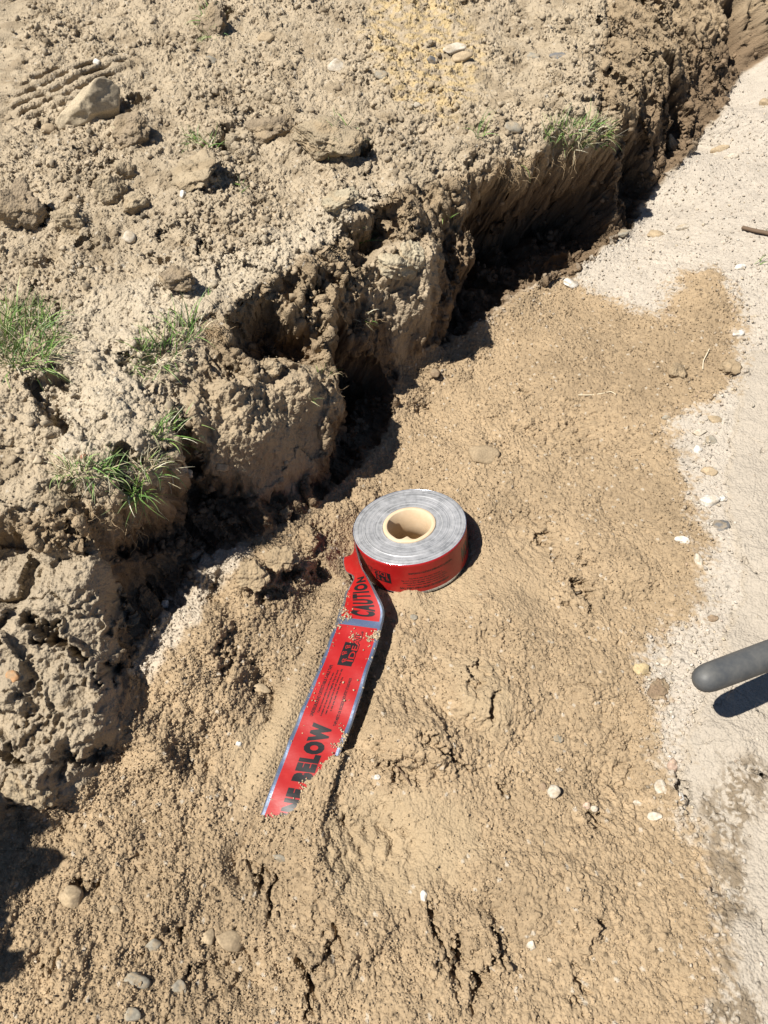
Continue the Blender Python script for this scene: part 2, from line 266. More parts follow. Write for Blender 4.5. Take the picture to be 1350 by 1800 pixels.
# ---- medium and small relief per zone
def facet(sz, seed, slope=.35, x=None, y=None):
    # broken blocks: every cell is its own tilted plane
    x = (ss+wx*.7+jx*.8)/sz if x is None else x; y = (tt+wy*.7+jy*.8)/sz if y is None else y
    xi = np.floor(x).astype(np.int64); yi = np.floor(y).astype(np.int64); fx = (x-xi).astype(np.float32); fy = (y-yi).astype(np.float32)
    best = np.full(fx.shape, 9, np.float32); out = np.zeros(fx.shape, np.float32)
    for a in (-1, 0, 1):
        for b in (-1, 0, 1):
            h = hsh(xi+a, yi+b, seed); h2 = hsh(xi+a, yi+b, seed+101); dx = fx-(a+.5+(h-.5)*.9); dy = fy-(b+.5+(h2-.5)*.9); d = dx*dx+dy*dy*1.3
            th = hsh(xi+a, yi+b, seed+303)*np.float32(6.2832); c = hsh(xi+a, yi+b, seed+404)
            v = (c-.5)+slope*2*(dx*np.cos(th)+dy*np.sin(th)); nr = d < best; out = np.where(nr, v, out); best = np.where(nr, d, best)
    return out
P0 = base + H[..., None]*N
run = P0[..., 0]*.72+P0[..., 1]*.69; zz = P0[..., 2]
def W(sz, seed, **k): return worley((ss+wx*.35)/sz, (tt+wy*.35)/sz, seed, **k)
n100 = fbm(ss/.10, tt/.10, 21, 4); n40 = fbm(ss/.04, tt/.04, 31, 4); n12 = fbm(ss/.012, tt/.012, 41, 3)
patch = sstep(-.15, .5, fbm(ss/.07, tt/.07, 51, 3)); patch2 = sstep(-.1, .6, fbm(ss/.05, tt/.05, 61, 3))
def clods(sz, seed, dens_):
    d1, d2, cid = worley((ss+wx*.8+jx*.9*sz/.02)/sz, (tt+wy*.8+jy*.9*sz/.02)/sz, seed); on = (cid < dens_); c2 = cid*7.3 % 1; amp = .3+.7*(cid*13.7 % 1)
    rr_ = .30+.17*c2; return on*amp*np.clip((rr_-d1)/(.13+.1*(cid*29 % 1)), 0, 1)**.8*(.75+.5*noise(ss/sz*1.3, tt/sz*1.3, seed+9)), on*amp, cid
D = np.zeros_like(H)
big, _, _ = clods(.060, 71, .30); med, _, _ = clods(.030, 72, .38); sm, _, _ = clods(.015, 73, .36); fine, _, _ = clods(.0085, 74, .42)
soil = np.clip(m_bank+m_ledge*.35+m_wall*.4, 0, 1)*inner
rough = sstep(-.35, .35, fbm(ss/.16, tt/.16, 81, 2))
D += soil*(.010*n100+.006*n40+.0018*n12)+m_bank*inner*.004*(1-np.abs(fbm(ss/.018, tt/.018, 94, 4)))*(.4+rough)
D += np.clip(m_bank, 0, 1)*inner*(big*.017*rough*(1-m_pale*.6)+med*.009*(.2+.8*rough)+sm*.0042*(.2+.8*patch)+fine*.0024*patch2)
# ledge blocks: cracked blocky crust
d1, d2, cid = worley((ss+wx*2.5+jx)/.12, (tt+wy*2.5+jy)/.12, 91); crack = (1-sstep(.0, .07, d2-d1))*sstep(-.3, .3, noise(ss/.06, tt/.06, 92))
rdg = 1-np.abs(fbm(ss/.022, tt/.022, 93, 4)); D += m_ledge*(-crack*.010 + (cid-.5)*.010 + .007*n40 + .034*facet(.115, 701, .28) + .010*facet(.048, 702, .3)*sstep(-.2, .3, noise(ss/.05, tt/.05, 705)) + .0018*facet(.016, 703, .3)*patch2 + .0009*n12)
# cut face: fins running down the wall, undercut holes, blocky chips
fin = fbm(run/.045+n40*.25, zz/.22, 101, 3); fin2 = fbm(run/.016, zz/.09, 111, 3)
d1w, d2w, cw = worley(run/.030+n12*.1, zz/.05, 121)
rw = 1-np.abs(fbm(run/.020+.3*n40, zz/.05, 125, 4)); rw2 = 1-np.abs(fbm(ss/.012, tt/.014, 126, 3))
solid = np.clip(mask(poly_sdf([(330,690),(380,660),(560,650),(590,690),(560,800),(520,870),(440,860),(350,800)]), .012, 2)+m_face, 0, 1)
wq = m_wall*(1-.72*solid); D += m_wall*solid*(.010*n40+.016*facet(.07, 731, .3)+.004*facet(.025, 732, .35)*patch2+.001*n12)
D += wq*(.024*fin+.012*np.abs(fin2)+(cw-.5)*.004+.0022*n12+.004*n40+.005*(rw-.6)+.002*(rw2-.6))
fw1 = facet(.03, 711, .4, (run+n40*.004)/.030, (zz+n12*.002)/.045); fw2 = facet(.012, 712, .4)
D += wq*(.010*fw1+.002*fw2)
near_rim = sstep(.10, .0, np.abs(gget(M_bank, ('m', 1.0), ss+wx, tt+wy)))*m_bank
D += m_bank*inner*(.010*facet(.055, 721, .3)*(.45+near_rim*.8)+.0030*facet(.017, 722)*(.4+.6*rough))
D += m_face*(.004*n12+fine*.003)
# sand
sandy = m_sand*inner
D += sandy*(.008*n100+.0022*n40+(1-m_smooth)*(.0016*n40+med*.0036*patch2*rough+sm*.0012*patch+fine*.0008*patch))
left_low = mask(poly_sdf([(-100,1420),(230,1180),(430,960),(560,960),(600,1050),(430,1290),(330,1400),(420,1560),(700,1700),(700,2000),(-200,2000)]), .05, 3)*sandy
D += left_low*(.004*n40+med*.004+sm*.0022*patch)
# small drying cracks in the sand
d1, d2, _ = worley(ss/.11+n40*.25, tt/.11+n100*.2, 131); cr = (1-sstep(.0, .025, d2-d1))*sstep(.15, .5, noise(ss/.09, tt/.09, 133))
D -= sandy*cr*.007*(1-m_smooth)
# gravel slope and crust
gr = m_grav*inner
D += gr*(.004*n100+.002*n40+sm*.0012*patch+fine*.0010)
d1, d2, _ = worley(ss/.045+n40*.2, tt/.045+n12*.05, 141); cr = (1-sstep(.0, .03, d2-d1))*sstep(.1, .45, noise(ss/.07, tt/.07, 143))
D += m_crust*inner*(.0030*n40+.003*n100-cr*.0036+.0012*sstep(-.2, .2, noise(ss/.05, tt/.02, 145))-m_damp*.0016*sstep(-.1, .3, n12)+.0003*n12)
# tread marks of a tracked machine, upper left
ts, tt_, tk = hit([120, 40, 190, 60], [150, 175, 110, 215])
ax_ = np.array([ts[2]-ts[1], tt_[2]-tt_[1]]); ax_ /= np.linalg.norm(ax_); nx_ = np.array([ax_[1], -ax_[0]])
q = (ss-ts[0])*nx_[0]+(tt-tt_[0])*nx_[1]; ql = (ss-ts[0])*ax_[0]+(tt-tt_[0])*ax_[1]
m_tr = mask(M_tread, .012, .6)
D = D*(1-m_tr*.8) + m_tr*.019*(np.abs(np.sin((q+.004*np.sin(ql/.03))*math.pi/.030))**.6-.5)
gHt = np.gradient(H, axis=0)/np.maximum(np.gradient(rows)[:, None], 1e-5); gHs = np.gradient(H, axis=1)/np.maximum(np.gradient(ss, axis=1), 1e-5)
gH = np.hypot(gHt, gHs)
for _ in range(4): gH[1:-1, 1:-1] = (gH[1:-1, 1:-1]*2+gH[:-2, 1:-1]+gH[2:, 1:-1]+gH[1:-1, :-2]+gH[1:-1, 2:])/6
H2 = H + D/(1+(gH/1.2)**4)
P = base + H2[..., None]*N
def normals(P):
    du = np.gradient(P, axis=1); dv = np.gradient(P, axis=0); n = np.cross(du, dv); n /= np.linalg.norm(n, axis=2, keepdims=True)+1e-12; return n
Nn = normals(P)
# relief standing out of the steep faces themselves
steep = sstep(.22, .60, 1-(Nn@N))*inner*(m_sand < .5)*(1-.92*m_ledge)*(1-.75*solid)
rel3 = .016*fbm(run/.034+.4*n40, P[..., 2]/.20, 501, 2)-.009*np.abs(fbm(run/.020+.3*n40, P[..., 2]/.080, 502, 2))+.0026*fbm(run/.010+n12*.2, P[..., 2]/.016, 503, 3)+.006*facet(.03, 741, .35, run/.026+n40*.2, P[..., 2]/.045)
for _ in range(2): steep = (steep+np.roll(steep, 1, 0)+np.roll(steep, -1, 0)+np.roll(steep, 1, 1)+np.roll(steep, -1, 1))/5
P = P + (steep*rel3)[..., None]*Nn
Nn = normals(P)
# grains along the local normal
g1, g2, gid = worley(ss/.0050+n12*.1, tt/.0050, 151); g3, _, gid3 = worley(ss/.0085, tt/.0085+n12*.1, 161)
grain = (.55-g1)*.0033 + np.clip(.38-g3, 0, 1)*(gid3 < .5)*.0085 + .0004*noise(ss/.0032, tt/.0032, 172)
ga = sandy*(1-.55*m_smooth)+gr*.65+m_bank*inner*.6+m_wall*.5+m_ledge*.35+m_crust*inner*.36+m_crust*m_damp*.4
P = P + (grain*ga + .0006*noise(ss/.0026, tt/.0026, 171)*(1-m_crust*.7))[..., None]*Nn
# mound of spoil out of frame on the lower left (throws the shade in the corner)
mx, my = P[..., 0], P[..., 1]
for cx, cy, rr, hh in ((-.675, .03, .19, .33), (-.685, .22, .15, .28)):
    r = np.hypot(mx-cx, my-cy)/rr; P[..., 2] += hh*np.exp(-r**2*1.6)*(1+.25*n40)*(mx < -.40)
# ------------------------------------------------------------------ the roll and its loose end: where they lie
TC = np.array([.0380, .7289, .0615]); AX = np.array([-.129, .171, 1.0]); AX /= np.linalg.norm(AX)
RR, RH, RC, RI = .085, .0632, .0400, .0335
E1 = np.array([1.0, 0, 0]) - AX[0]*AX; E1 /= np.linalg.norm(E1); E2 = np.cross(AX, E1)
def cyl(phi, r, z): return TC + (z-RH)*AX + r*(math.cos(phi)*E1+math.sin(phi)*E2)
def Z(px, py, z): return at_z(px, py, z)
rungs = [(cyl(math.radians(172), RR+.0008, .001), cyl(math.radians(172), RR+.0008, RH-.0005)),
         (cyl(math.radians(188), RR+.0030, .001), cyl(math.radians(188), RR+.0015, RH-.0002)),
         (Z(607, 978, .004), Z(630, 974, .057)),
         (Z(606, 1003, .012), Z(638, 1000, .055)),
         (Z(621, 1016, .032), Z(645, 1011, .059)),
         (Z(607, 1043, .024), Z(660, 1038, .056)),
         (Z(600, 1066, .028), Z(675, 1071, .052)),
         (Z(588, 1098, .030), Z(670, 1108, .047)),
         (Z(562, 1168, .030), Z(647, 1182, .043)),
         (Z(527, 1252, .027), Z(622, 1264, .036)),
         (Z(493, 1338, .022), Z(588, 1352, .028)),
         (Z(455, 1438, .015), Z(556, 1456, .019)),
         (Z(430, 1500, .004), Z(530, 1525, .006))]
RA = np.array([r[0] for r in rungs]); RB = np.array([r[1] for r in rungs])
mid = (RA+RB)/2; ul = np.concatenate([[0], np.cumsum(np.linalg.norm(np.diff(mid, axis=0), axis=1))]); UL = ul[-1]
print('rung widths', np.round(np.linalg.norm(RA-RB, axis=1)*1000, 1), 'len', UL, np.round(ul, 3))
def crv(A, u):
    u = np.clip(np.asarray(u, float), 0, UL-1e-6); i = np.clip(np.searchsorted(ul, u, side='right')-1, 0, len(ul)-2)
    m = np.gradient(A, ul, axis=0); h = (ul[i+1]-ul[i]); x = ((u-ul[i])/h)[..., None]; h = h[..., None]
    return (2*x**3-3*x**2+1)*A[i]+(x**3-2*x**2+x)*h*m[i]+(-2*x**3+3*x**2)*A[i+1]+(x**3-x**2)*h*m[i+1]
def ribbon(u, v):                                # u metres along from the roll, v 0..1 across
    u = np.asarray(u, float); v = np.asarray(v, float)
    a = crv(RA, u); b = crv(RB, u); p = a+(b-a)*v[..., None]
    wv = .0010*np.sin(v*math.pi)*np.sin(u/.021+v*2.2)+.0005*np.sin(u/.0078-v*5)
    amp = sstep(0, .03, u)
    return p, wv*amp
def rib_pn(u, v, off=0.0):
    p, wv = ribbon(u, v); e = 1e-3
    pu = ribbon(u+e, v)[0]-ribbon(u-e, v)[0]; pv = ribbon(u, v+.01)[0]-ribbon(u, v-.01)[0]
    n = np.cross(pu, pv); n /= np.linalg.norm(n, axis=-1, keepdims=True)+1e-12
    return p + n*(wv+off)[..., None], n
_, nchk = rib_pn(np.array([UL*.6]), np.array([.5])); RSGN = 1.0 if nchk[0, 2] > 0 else -1.0
# ground around the loose tape
ru, rv = np.meshgrid(np.linspace(0, UL, 90), np.linspace(0, 1, 13), indexing='ij')
rp, _ = rib_pn(ru, rv, np.zeros_like(ru)); rs_, rt_, rh_ = [q.ravel() for q in to_sth(rp)]; ruf = ru.ravel(); rvf = rv.ravel()
Ps, Pt, Ph = to_sth(P)
reg = (Ps > rs_.min()-.04) & (Ps < rs_.max()+.05) & (Pt > rt_.min()-.04) & (Pt < rt_.max()+.03)
idx = np.argwhere(reg); qs = Ps[reg]; qt = Pt[reg]; qh = Ph[reg].copy(); gsub = D[reg]
cov_px = [(618,1316),(598,1322),(577,1330),(562,1352),(541,1372),(529,1398),(527,1412),(508,1432),(480,1441),(466,1435),(452,1447),(400,1570),(700,1570),(660,1330)]
cw = np.array([to_sth(at_z(a, b, .026)) for a, b in cov_px])
def in_poly(x, y, poly):
    ins = np.zeros(x.shape, bool); n = len(poly)
    for i in range(n):
        ax, ay = poly[i][:2]; bx, by = poly[(i+1) % n][:2]
        ins ^= ((ay > y) != (by > y)) & (x < (bx-ax)*(y-ay)/(by-ay+1e-12)+ax)
    return ins
g_in = noise(qs/.006, qt/.006, 301)*.0035; g_in2 = noise(qs/.006, qt/.006, 302)*.0035
cover = in_poly(qs+g_in, qt+g_in2, cw)
for c0 in range(0, len(qs), 20000):
    sl = slice(c0, c0+20000)
    d = np.hypot(qs[sl, None]-rs_, qt[sl, None]-rt_); j = d.argmin(1); dm = d[np.arange(len(j)), j]; u = ruf[j]; v = rvf[j]; hr = rh_[j]
    inside = dm < .0052
    h = qh[sl]; rel = h - hr
    # under the tape and beside it
    below = hr-.0022-.0035*sstep(.1, .4, v)
    end = sstep(UL-.11, UL-.04, u)
    right = v > .93; left = v < .07
    tgt = h.copy()
    lo = np.where(inside, below - .012*(1-end)*sstep(.2, 1, v), 0)
    tgt = np.where(inside, np.where((v < .3) & (u > .05), lo, np.minimum(h, lo)), tgt)
    hollow = hr-.004-.030*sstep(UL-.06, UL-.20, u)
    fr = (1-sstep(UL-.16, UL-.10, u))*1-(1-sstep(UL-.16, UL-.10, u))*sstep(.008, .026+.010*np.clip(noise(qs[sl]/.03, qt[sl]/.03, 303), -1, 1), dm)
    tgt = np.where(~inside & right, h*(1-fr)+np.minimum(h, hollow)*fr, tgt)
    fl = 1-sstep(.010, .035, dm)
    tgt = np.where(~inside & left & (u > .045), h*(1-fl)+(hr-.0012+.2*(h-hr).clip(-.003, .003))*fl, tgt)
    cv = cover[sl] & (u > .12)
    top = hr+.0022+.0035*np.abs(noise(qs[sl]/.012, qt[sl]/.012, 305))+.0012*noise(qs[sl]/.004, qt[sl]/.004, 306)+.004*sstep(UL-.05, UL-.005, u)
    tgt = np.where(cv & inside, np.maximum(h, top), tgt)
    tgt = np.where(cv & ~inside & (dm < .03), np.maximum(tgt, h*.5+top*.5-dm*.1), tgt)
    qh[sl] = tgt
P[reg] += (qh-Ph[reg])[:, None]*N
# bed under the roll, berm of sand against its foot
rel = P-TC; za = rel@AX+RH; rad = np.linalg.norm(rel-(rel@AX)[..., None]*AX, axis=-1); phi = np.degrees(np.arctan2(rel@E2, rel@E1)) % 360
near = rad < RR+.05
bed = (rad < RR+.0035) & (za > -.003) & near
P[..., :] = np.where(bed[..., None], P + (-.003-za)[..., None]*AX, P)
ring = near & ~bed & (rad < RR+.045)
fr = 1-sstep(.004, .045, rad-RR)
lowside = .0 + .013*np.exp(-((phi-266)/14)**2)+.007*np.exp(-((phi-238)/12)**2)-.004*np.exp(-((phi-300)/18)**2)
lowside += .030*np.exp(-(((phi-60+180) % 360-180)/55)**2)*sstep(0, .03, rad-RR) - .012*np.exp(-((phi-215)/12)**2)
noi = .0025*noise(ss/.008, tt/.008, 310)
tz = lowside+noi
P[..., :] = np.where(ring[..., None], P + ((tz-za)*fr*.92)[..., None]*AX, P)
Nn = normals(P)
# ------------------------------------------------------------------ earth colours (soil tones, plus shade painted into the lower wall)
def C_(r, g, b): return np.array([r, g, b], np.float32)
cn = fbm(ss/.05, tt/.05, 401, 4)[..., None]; cn2 = fbm(ss/.25, tt/.25, 402, 3)[..., None]; cf = noise(ss/.004, tt/.004, 403)[..., None]
colr = np.zeros(P.shape, np.float32)
def lay(c, m): 
    global colr
    colr = colr*(1-m[..., None])+c*m[..., None]
bank_c = C_(.395, .322, .220)*(1+.10*cn+.08*cn2); lay(bank_c, np.ones_like(ss))
dark_clod = sstep(.1, .5, fbm(ss/.06, tt/.06, 410, 3)); lay(C_(.235, .180, .112)+0*colr, m_bank*dark_clod*.55*(1-m_pale))
lay(C_(.47, .40, .29)*(1+.1*cn), m_pale*m_bank*.8)
lay(C_(.50, .375, .185)*(1+.1*cn), m_yel*sstep(-.35, .4, noise(ss/.02, tt/.02, 411))*.8)
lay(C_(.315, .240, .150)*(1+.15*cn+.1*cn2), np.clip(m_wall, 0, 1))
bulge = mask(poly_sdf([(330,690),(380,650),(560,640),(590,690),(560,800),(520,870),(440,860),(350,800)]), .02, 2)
lay(C_(.17, .118, .072)*(1+.2*cn), m_wall*(1-sstep(.13, .22, zz-.10*sstep(.2, .6, P[..., 0])+.02*n40))*.85*(1-bulge))  # lower wall: damp brown, darkened further to paint shade into the soil colour
lay(C_(.37, .295, .195)*(1+.1*cn), bulge*m_wall*.8)       # paler tan soil of the bulge
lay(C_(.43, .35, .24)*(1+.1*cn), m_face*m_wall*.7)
lay(C_(.36, .295, .205)*(1+.08*cn), m_ledge)
m_sandc = sstep(-.4, .4, gget(M_sand, ('m', 1.0), ss+wx, tt+wy)/.040 + .55*noise(ss/.006, tt/.006, 431)+.45*noise(ss/.022, tt/.022, 432)+.12)
lay(C_(.50, .432, .345), np.maximum(m_sand, 0)*(ss > .12)); lay(C_(.360, .268, .163)*(1+.09*cn+.13*cn2), np.where(ss > .12, m_sandc*np.clip(m_sand+.0, 0, 1), m_sand))
moist = mask(poly_sdf([(1240,470),(1180,560),(1000,640),(900,620),(960,700),(1150,760),(1280,670),(1290,560)]), .03, 3)
lay(C_(.315, .222, .122)*(1+.06*cn), m_sandc*m_sand*moist*.7)
lay(C_(.40, .31, .19)*(1+.05*cn), m_sand*m_smooth*.5)
lay(C_(.50, .432, .335)*(1+.06*cn), np.maximum(m_sand, m_wall*.9)*m_chalk*.9)
rimband = mask(poly_sdf([(1115,1120),(1200,1080),(1260,1090),(1260,1160),(1215,1270),(1190,1390),(1230,1500),(1150,1420),(1140,1250)]), .02, 3)
lay(C_(.46, .385, .275)*(1+.08*cn), m_sand*rimband*.7)
lay(C_(.455, .402, .325)*(1+.07*cn+.04*cn2), m_grav)
lay(C_(.42, .368, .292)*(1+.06*cn+.04*cn2), m_crust)
lay(C_(.360, .268, .163)*(1+.09*cn+.13*cn2)*(1-.12*moist[..., None]), np.where(ss > .12, m_sandc*np.clip(m_sand+m_grav+m_crust, 0, 1), 0)*.93)
dmp = m_crust*m_damp*sstep(-.06, .10, noise(ss/.02, tt/.02, 420)*.6+.6*noise(ss/.0045, tt/.0045, 421)+.12)
lay(C_(.19, .145, .092)*(1+.1*cn), dmp*.85)
gt_ = (gid-.5)[..., None]; colr *= (1+.22*gt_*ga[..., None]+.06*cf)
wh = (gid > .975) & (ga > .5) ; colr = np.where((wh & (g1 < .4))[..., None], colr*.4+C_(.5, .46, .38)*.6, colr)
dk = (gid < .02) & (ga > .5); colr = np.where((dk & (g1 < .4))[..., None], colr*.55, colr)
colr = np.clip(colr*np.array([.86, .86, .88], np.float32), .01, .9)
# ------------------------------------------------------------------ materials
def new_mat(name):
    m = bpy.data.materials.new(name); m.use_nodes = True; return m, m.node_tree, m.node_tree.nodes['Principled BSDF']
def attr_mat(name, attr, rough=.95, scale=900, bump=.12, dist=.0006, spec=.15, var=.10):
    m, t, b = new_mat(name); L = t.links.new
    a = t.nodes.new('ShaderNodeAttribute'); a.attribute_name = attr
    g = t.nodes.new('ShaderNodeTexCoord'); n = t.nodes.new('ShaderNodeTexNoise'); n.inputs['Scale'].default_value = scale; n.inputs['Detail'].default_value = 3
    L(g.outputs['Object'], n.inputs['Vector'])
    mr = t.nodes.new('ShaderNodeMapRange'); mr.inputs[1].default_value = .3; mr.inputs[2].default_value = .7; mr.inputs[3].default_value = 1-var; mr.inputs[4].default_value = 1+var
    L(n.outputs['Fac'], mr.inputs[0])
    vm = t.nodes.new('ShaderNodeVectorMath'); vm.operation = 'SCALE'; L(a.outputs['Color'], vm.inputs[0]); L(mr.outputs[0], vm.inputs['Scale'])
    L(vm.outputs[0], b.inputs['Base Color']); b.inputs['Roughness'].default_value = rough; b.inputs['Specular IOR Level'].default_value = spec
    bp = t.nodes.new('ShaderNodeBump'); bp.inputs['Strength'].default_value = bump; bp.inputs['Distance'].default_value = dist
    L(n.outputs['Fac'], bp.inputs['Height']); L(bp.outputs[0], b.inputs['Normal'])
    return m
M_earth = attr_mat('earth', 'earth', bump=.7, dist=.0010)
def grain_bump(m, scale, strength, dist):
    t = m.node_tree; b = t.nodes['Principled BSDF']; old = b.inputs['Normal'].links[0].from_socket
    g = t.nodes.new('ShaderNodeTexCoord'); v = t.nodes.new('ShaderNodeTexVoronoi'); v.inputs['Scale'].default_value = scale; t.links.new(g.outputs['Object'], v.inputs['Vector'])
    mr = t.nodes.new('ShaderNodeMapRange'); mr.inputs[1].default_value = 0; mr.inputs[2].default_value = .8; mr.inputs[3].default_value = 1; mr.inputs[4].default_value = 0; t.links.new(v.outputs['Distance'], mr.inputs[0])
    bp = t.nodes.new('ShaderNodeBump'); bp.inputs['Strength'].default_value = strength; bp.inputs['Distance'].default_value = dist
    t.links.new(mr.outputs[0], bp.inputs['Height']); t.links.new(old, bp.inputs['Normal']); t.links.new(bp.outputs[0], b.inputs['Normal'])
grain_bump(M_earth, 300, .8, .0016)
M_clod = attr_mat('clod', 'tint', bump=.7, dist=.0010, scale=700); grain_bump(M_clod, 260, .8, .0016)
M_stone = attr_mat('stone', 'tint', rough=.85, scale=350, bump=.35, dist=.0008, spec=.25, var=.22)
M_leaf = attr_mat('grass_blade', 'tint', rough=.55, scale=400, bump=.0, spec=.4, var=.1)
def mk_mesh(name, V, F, mat, parent=None, smooth=True, tint=None, attr='tint'):
    me = bpy.data.meshes.new(name); V = np.asarray(V, np.float32)
    if isinstance(F, np.ndarray):
        n = F.shape[1]; me.vertices.add(len(V)); me.vertices.foreach_set('co', V.ravel()); me.loops.add(F.size); me.polygons.add(len(F))
        me.loops.foreach_set('vertex_index', F.astype(np.int32).ravel()); me.polygons.foreach_set('loop_start', np.arange(0, F.size, n, dtype=np.int32))
        me.update(calc_edges=True)
    else: me.from_pydata([tuple(v) for v in V], [], F); me.update()
    if tint is not None:
        at = me.attributes.new(attr, 'FLOAT_COLOR', 'POINT'); c = np.ones((len(V), 4), np.float32); c[:, :3] = tint; at.data.foreach_set('color', c.ravel())
    me.polygons.foreach_set('use_smooth', np.full(len(me.polygons), smooth))
    me.materials.append(mat); o = bpy.data.objects.new(name, me); col.objects.link(o)
    if parent is not None: o.parent = parent
    return o
def tag(o, label=None, cat=None, group=None, kind=None):
    for k, v in (('label', label), ('category', cat), ('group', group), ('kind', kind)):
        if v: o[k] = v
    return o
# ------------------------------------------------------------------ terrain objects, one sheet cut along the soil limits
zone = np.full(ss.shape, 0, np.int8)              # ground
zone[m_wall > .5] = 1; zone[m_ledge > .5] = 1; zone[m_sand > .5] = 2; zone[m_grav > .5] = 3; zone[m_crust > .5] = 4
zone[far > .02] = 0
ii = (np.arange(NR-1)[:, None]*NC+np.arange(NC-1)[None, :])
quads = np.stack([ii, ii+1, ii+NC+1, ii+NC], -1).reshape(-1, 4); qz = zone[:-1, :-1].ravel()
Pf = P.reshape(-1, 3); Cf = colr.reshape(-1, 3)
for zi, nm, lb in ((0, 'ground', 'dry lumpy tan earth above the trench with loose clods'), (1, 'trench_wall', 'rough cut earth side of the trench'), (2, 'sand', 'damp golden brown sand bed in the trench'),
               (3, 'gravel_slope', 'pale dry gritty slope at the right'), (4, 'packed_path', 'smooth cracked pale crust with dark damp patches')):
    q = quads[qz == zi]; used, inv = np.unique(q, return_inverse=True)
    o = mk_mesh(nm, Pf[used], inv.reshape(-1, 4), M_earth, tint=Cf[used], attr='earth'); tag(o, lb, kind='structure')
# ------------------------------------------------------------------ find a point of the finished ground seen at a landmark
def proj(X):
    d = X-CAM; z = d@FW; return 675+1350*(d@RT)/z, 900-1350*(d@UP)/z, z
ppx, ppy, pz = proj(Pf); ok = (pz > .2) & (ppx > -40) & (ppx < 1390) & (ppy > -60) & (ppy < 1840)
vi = np.where(ok)[0]; vi = vi[np.argsort(-pz[vi])]; BW, BH = 480, 634
buf = np.full(BW*BH, -1, np.int64); key = ((ppy[vi]+60)/3).astype(int)*BW+((ppx[vi]+40)/3).astype(int); buf[key] = vi
Nf = Nn.reshape(-1, 3)
def ground_at(px, py):
    for r in range(0, 8):
        for dy in range(-r, r+1):
            for dx in range(-r, r+1):
                if max(abs(dx), abs(dy)) != r: continue
                x = int((px+40)/3)+dx; y = int((py+60)/3)+dy
                if 0 <= x < BW and 0 <= y < BH and buf[y*BW+x] >= 0:
                    i = buf[y*BW+x]; return Pf[i].copy(), Nf[i].copy(), pz[i]/1350
    return at_z(px, py, .05), np.array([0, 0, 1.0]), 1/1350
# ------------------------------------------------------------------ tape roll
def rot_from_axes(x, y, z): return Matrix(((x[0], y[0], z[0]), (x[1], y[1], z[1]), (x[2], y[2], z[2])))
roll = bpy.data.objects.new('tape_roll', None); col.objects.link(roll)
tag(roll, 'thick roll of red and silver warning tape with its loose end lying on the sand', 'tape roll')
RB0 = TC-AX*RH; MW = rot_from_axes(E1, E2, AX).to_4x4(); MW.translation = Vector(RB0); roll.matrix_world = MW
roll.empty_display_size = .05
MWi = np.array(MW.inverted())
def to_local(Pw): return Pw@MWi[:3, :3].T + MWi[:3, 3]
def simple(name, colr_, rough=.5, metal=0, spec=.5, coat=0):
    m, t, b = new_mat(name); b.inputs['Base Color'].default_value = (*colr_, 1); b.inputs['Roughness'].default_value = rough
    b.inputs['Metallic'].default_value = metal; b.inputs['Specular IOR Level'].default_value = spec; b.inputs['Coat Weight'].default_value = coat; b.inputs['Coat Roughness'].default_value = .12
    return m, t, b
def add_bump(t, b, scale, strength, dist, detail=3, stretch=None):
    g = t.nodes.new('ShaderNodeTexCoord'); n = t.nodes.new('ShaderNodeTexNoise'); n.inputs['Scale'].default_value = scale; n.inputs['Detail'].default_value = detail
    mp = t.nodes.new('ShaderNodeMapping'); t.links.new(g.outputs['Object'], mp.inputs[0]); t.links.new(mp.outputs[0], n.inputs['Vector'])
    if stretch: mp.inputs['Scale'].default_value = stretch
    bp = t.nodes.new('ShaderNodeBump'); bp.inputs['Strength'].default_value = strength; bp.inputs['Distance'].default_value = dist
    t.links.new(n.outputs['Fac'], bp.inputs['Height']); t.links.new(bp.outputs[0], b.inputs['Normal']); return n, g
def dusty(t, b, c1, c2, scale, lo=.45, hi=.7):
    g = t.nodes.new('ShaderNodeTexCoord'); n = t.nodes.new('ShaderNodeTexNoise'); n.inputs['Scale'].default_value = scale; n.inputs['Detail'].default_value = 5; n.inputs['Roughness'].default_value = .65
    r = t.nodes.new('ShaderNodeValToRGB'); r.color_ramp.elements[0].position = lo; r.color_ramp.elements[1].position = hi
    r.color_ramp.elements[0].color = (*c1, 1); r.color_ramp.elements[1].color = (*c2, 1)
    t.links.new(g.outputs['Object'], n.inputs['Vector']); t.links.new(n.outputs['Fac'], r.inputs[0]); t.links.new(r.outputs[0], b.inputs['Base Color'])
M_red, t_, b_ = simple('red_film', (.62, .016, .012), .40, 0, .4, .12); dusty(t_, b_, (.30, .008, .008), (.36, .022, .018), 45, .45, .8); add_bump(t_, b_, 90, .25, .001)
M_foil, t_, b_ = simple('foil', (.55, .60, .68), .22, .95, .5); dusty(t_, b_, (.62, .74, .95), (.76, .80, .86), 60, .5, .75); add_bump(t_, b_, 140, .35, .0008)  # blue tint paints the reflected sky into the foil colour
M_ink, t_, b_ = simple('black_ink', (.012, .011, .012), .35, 0, .4)
M_card, t_, b_ = simple('cardboard', (.62, .47, .30), .85, 0, .15); dusty(t_, b_, (.50, .375, .24), (.60, .475, .33), 30, .35, .7); add_bump(t_, b_, 120, .3, .0006, stretch=(1, 1, .2))
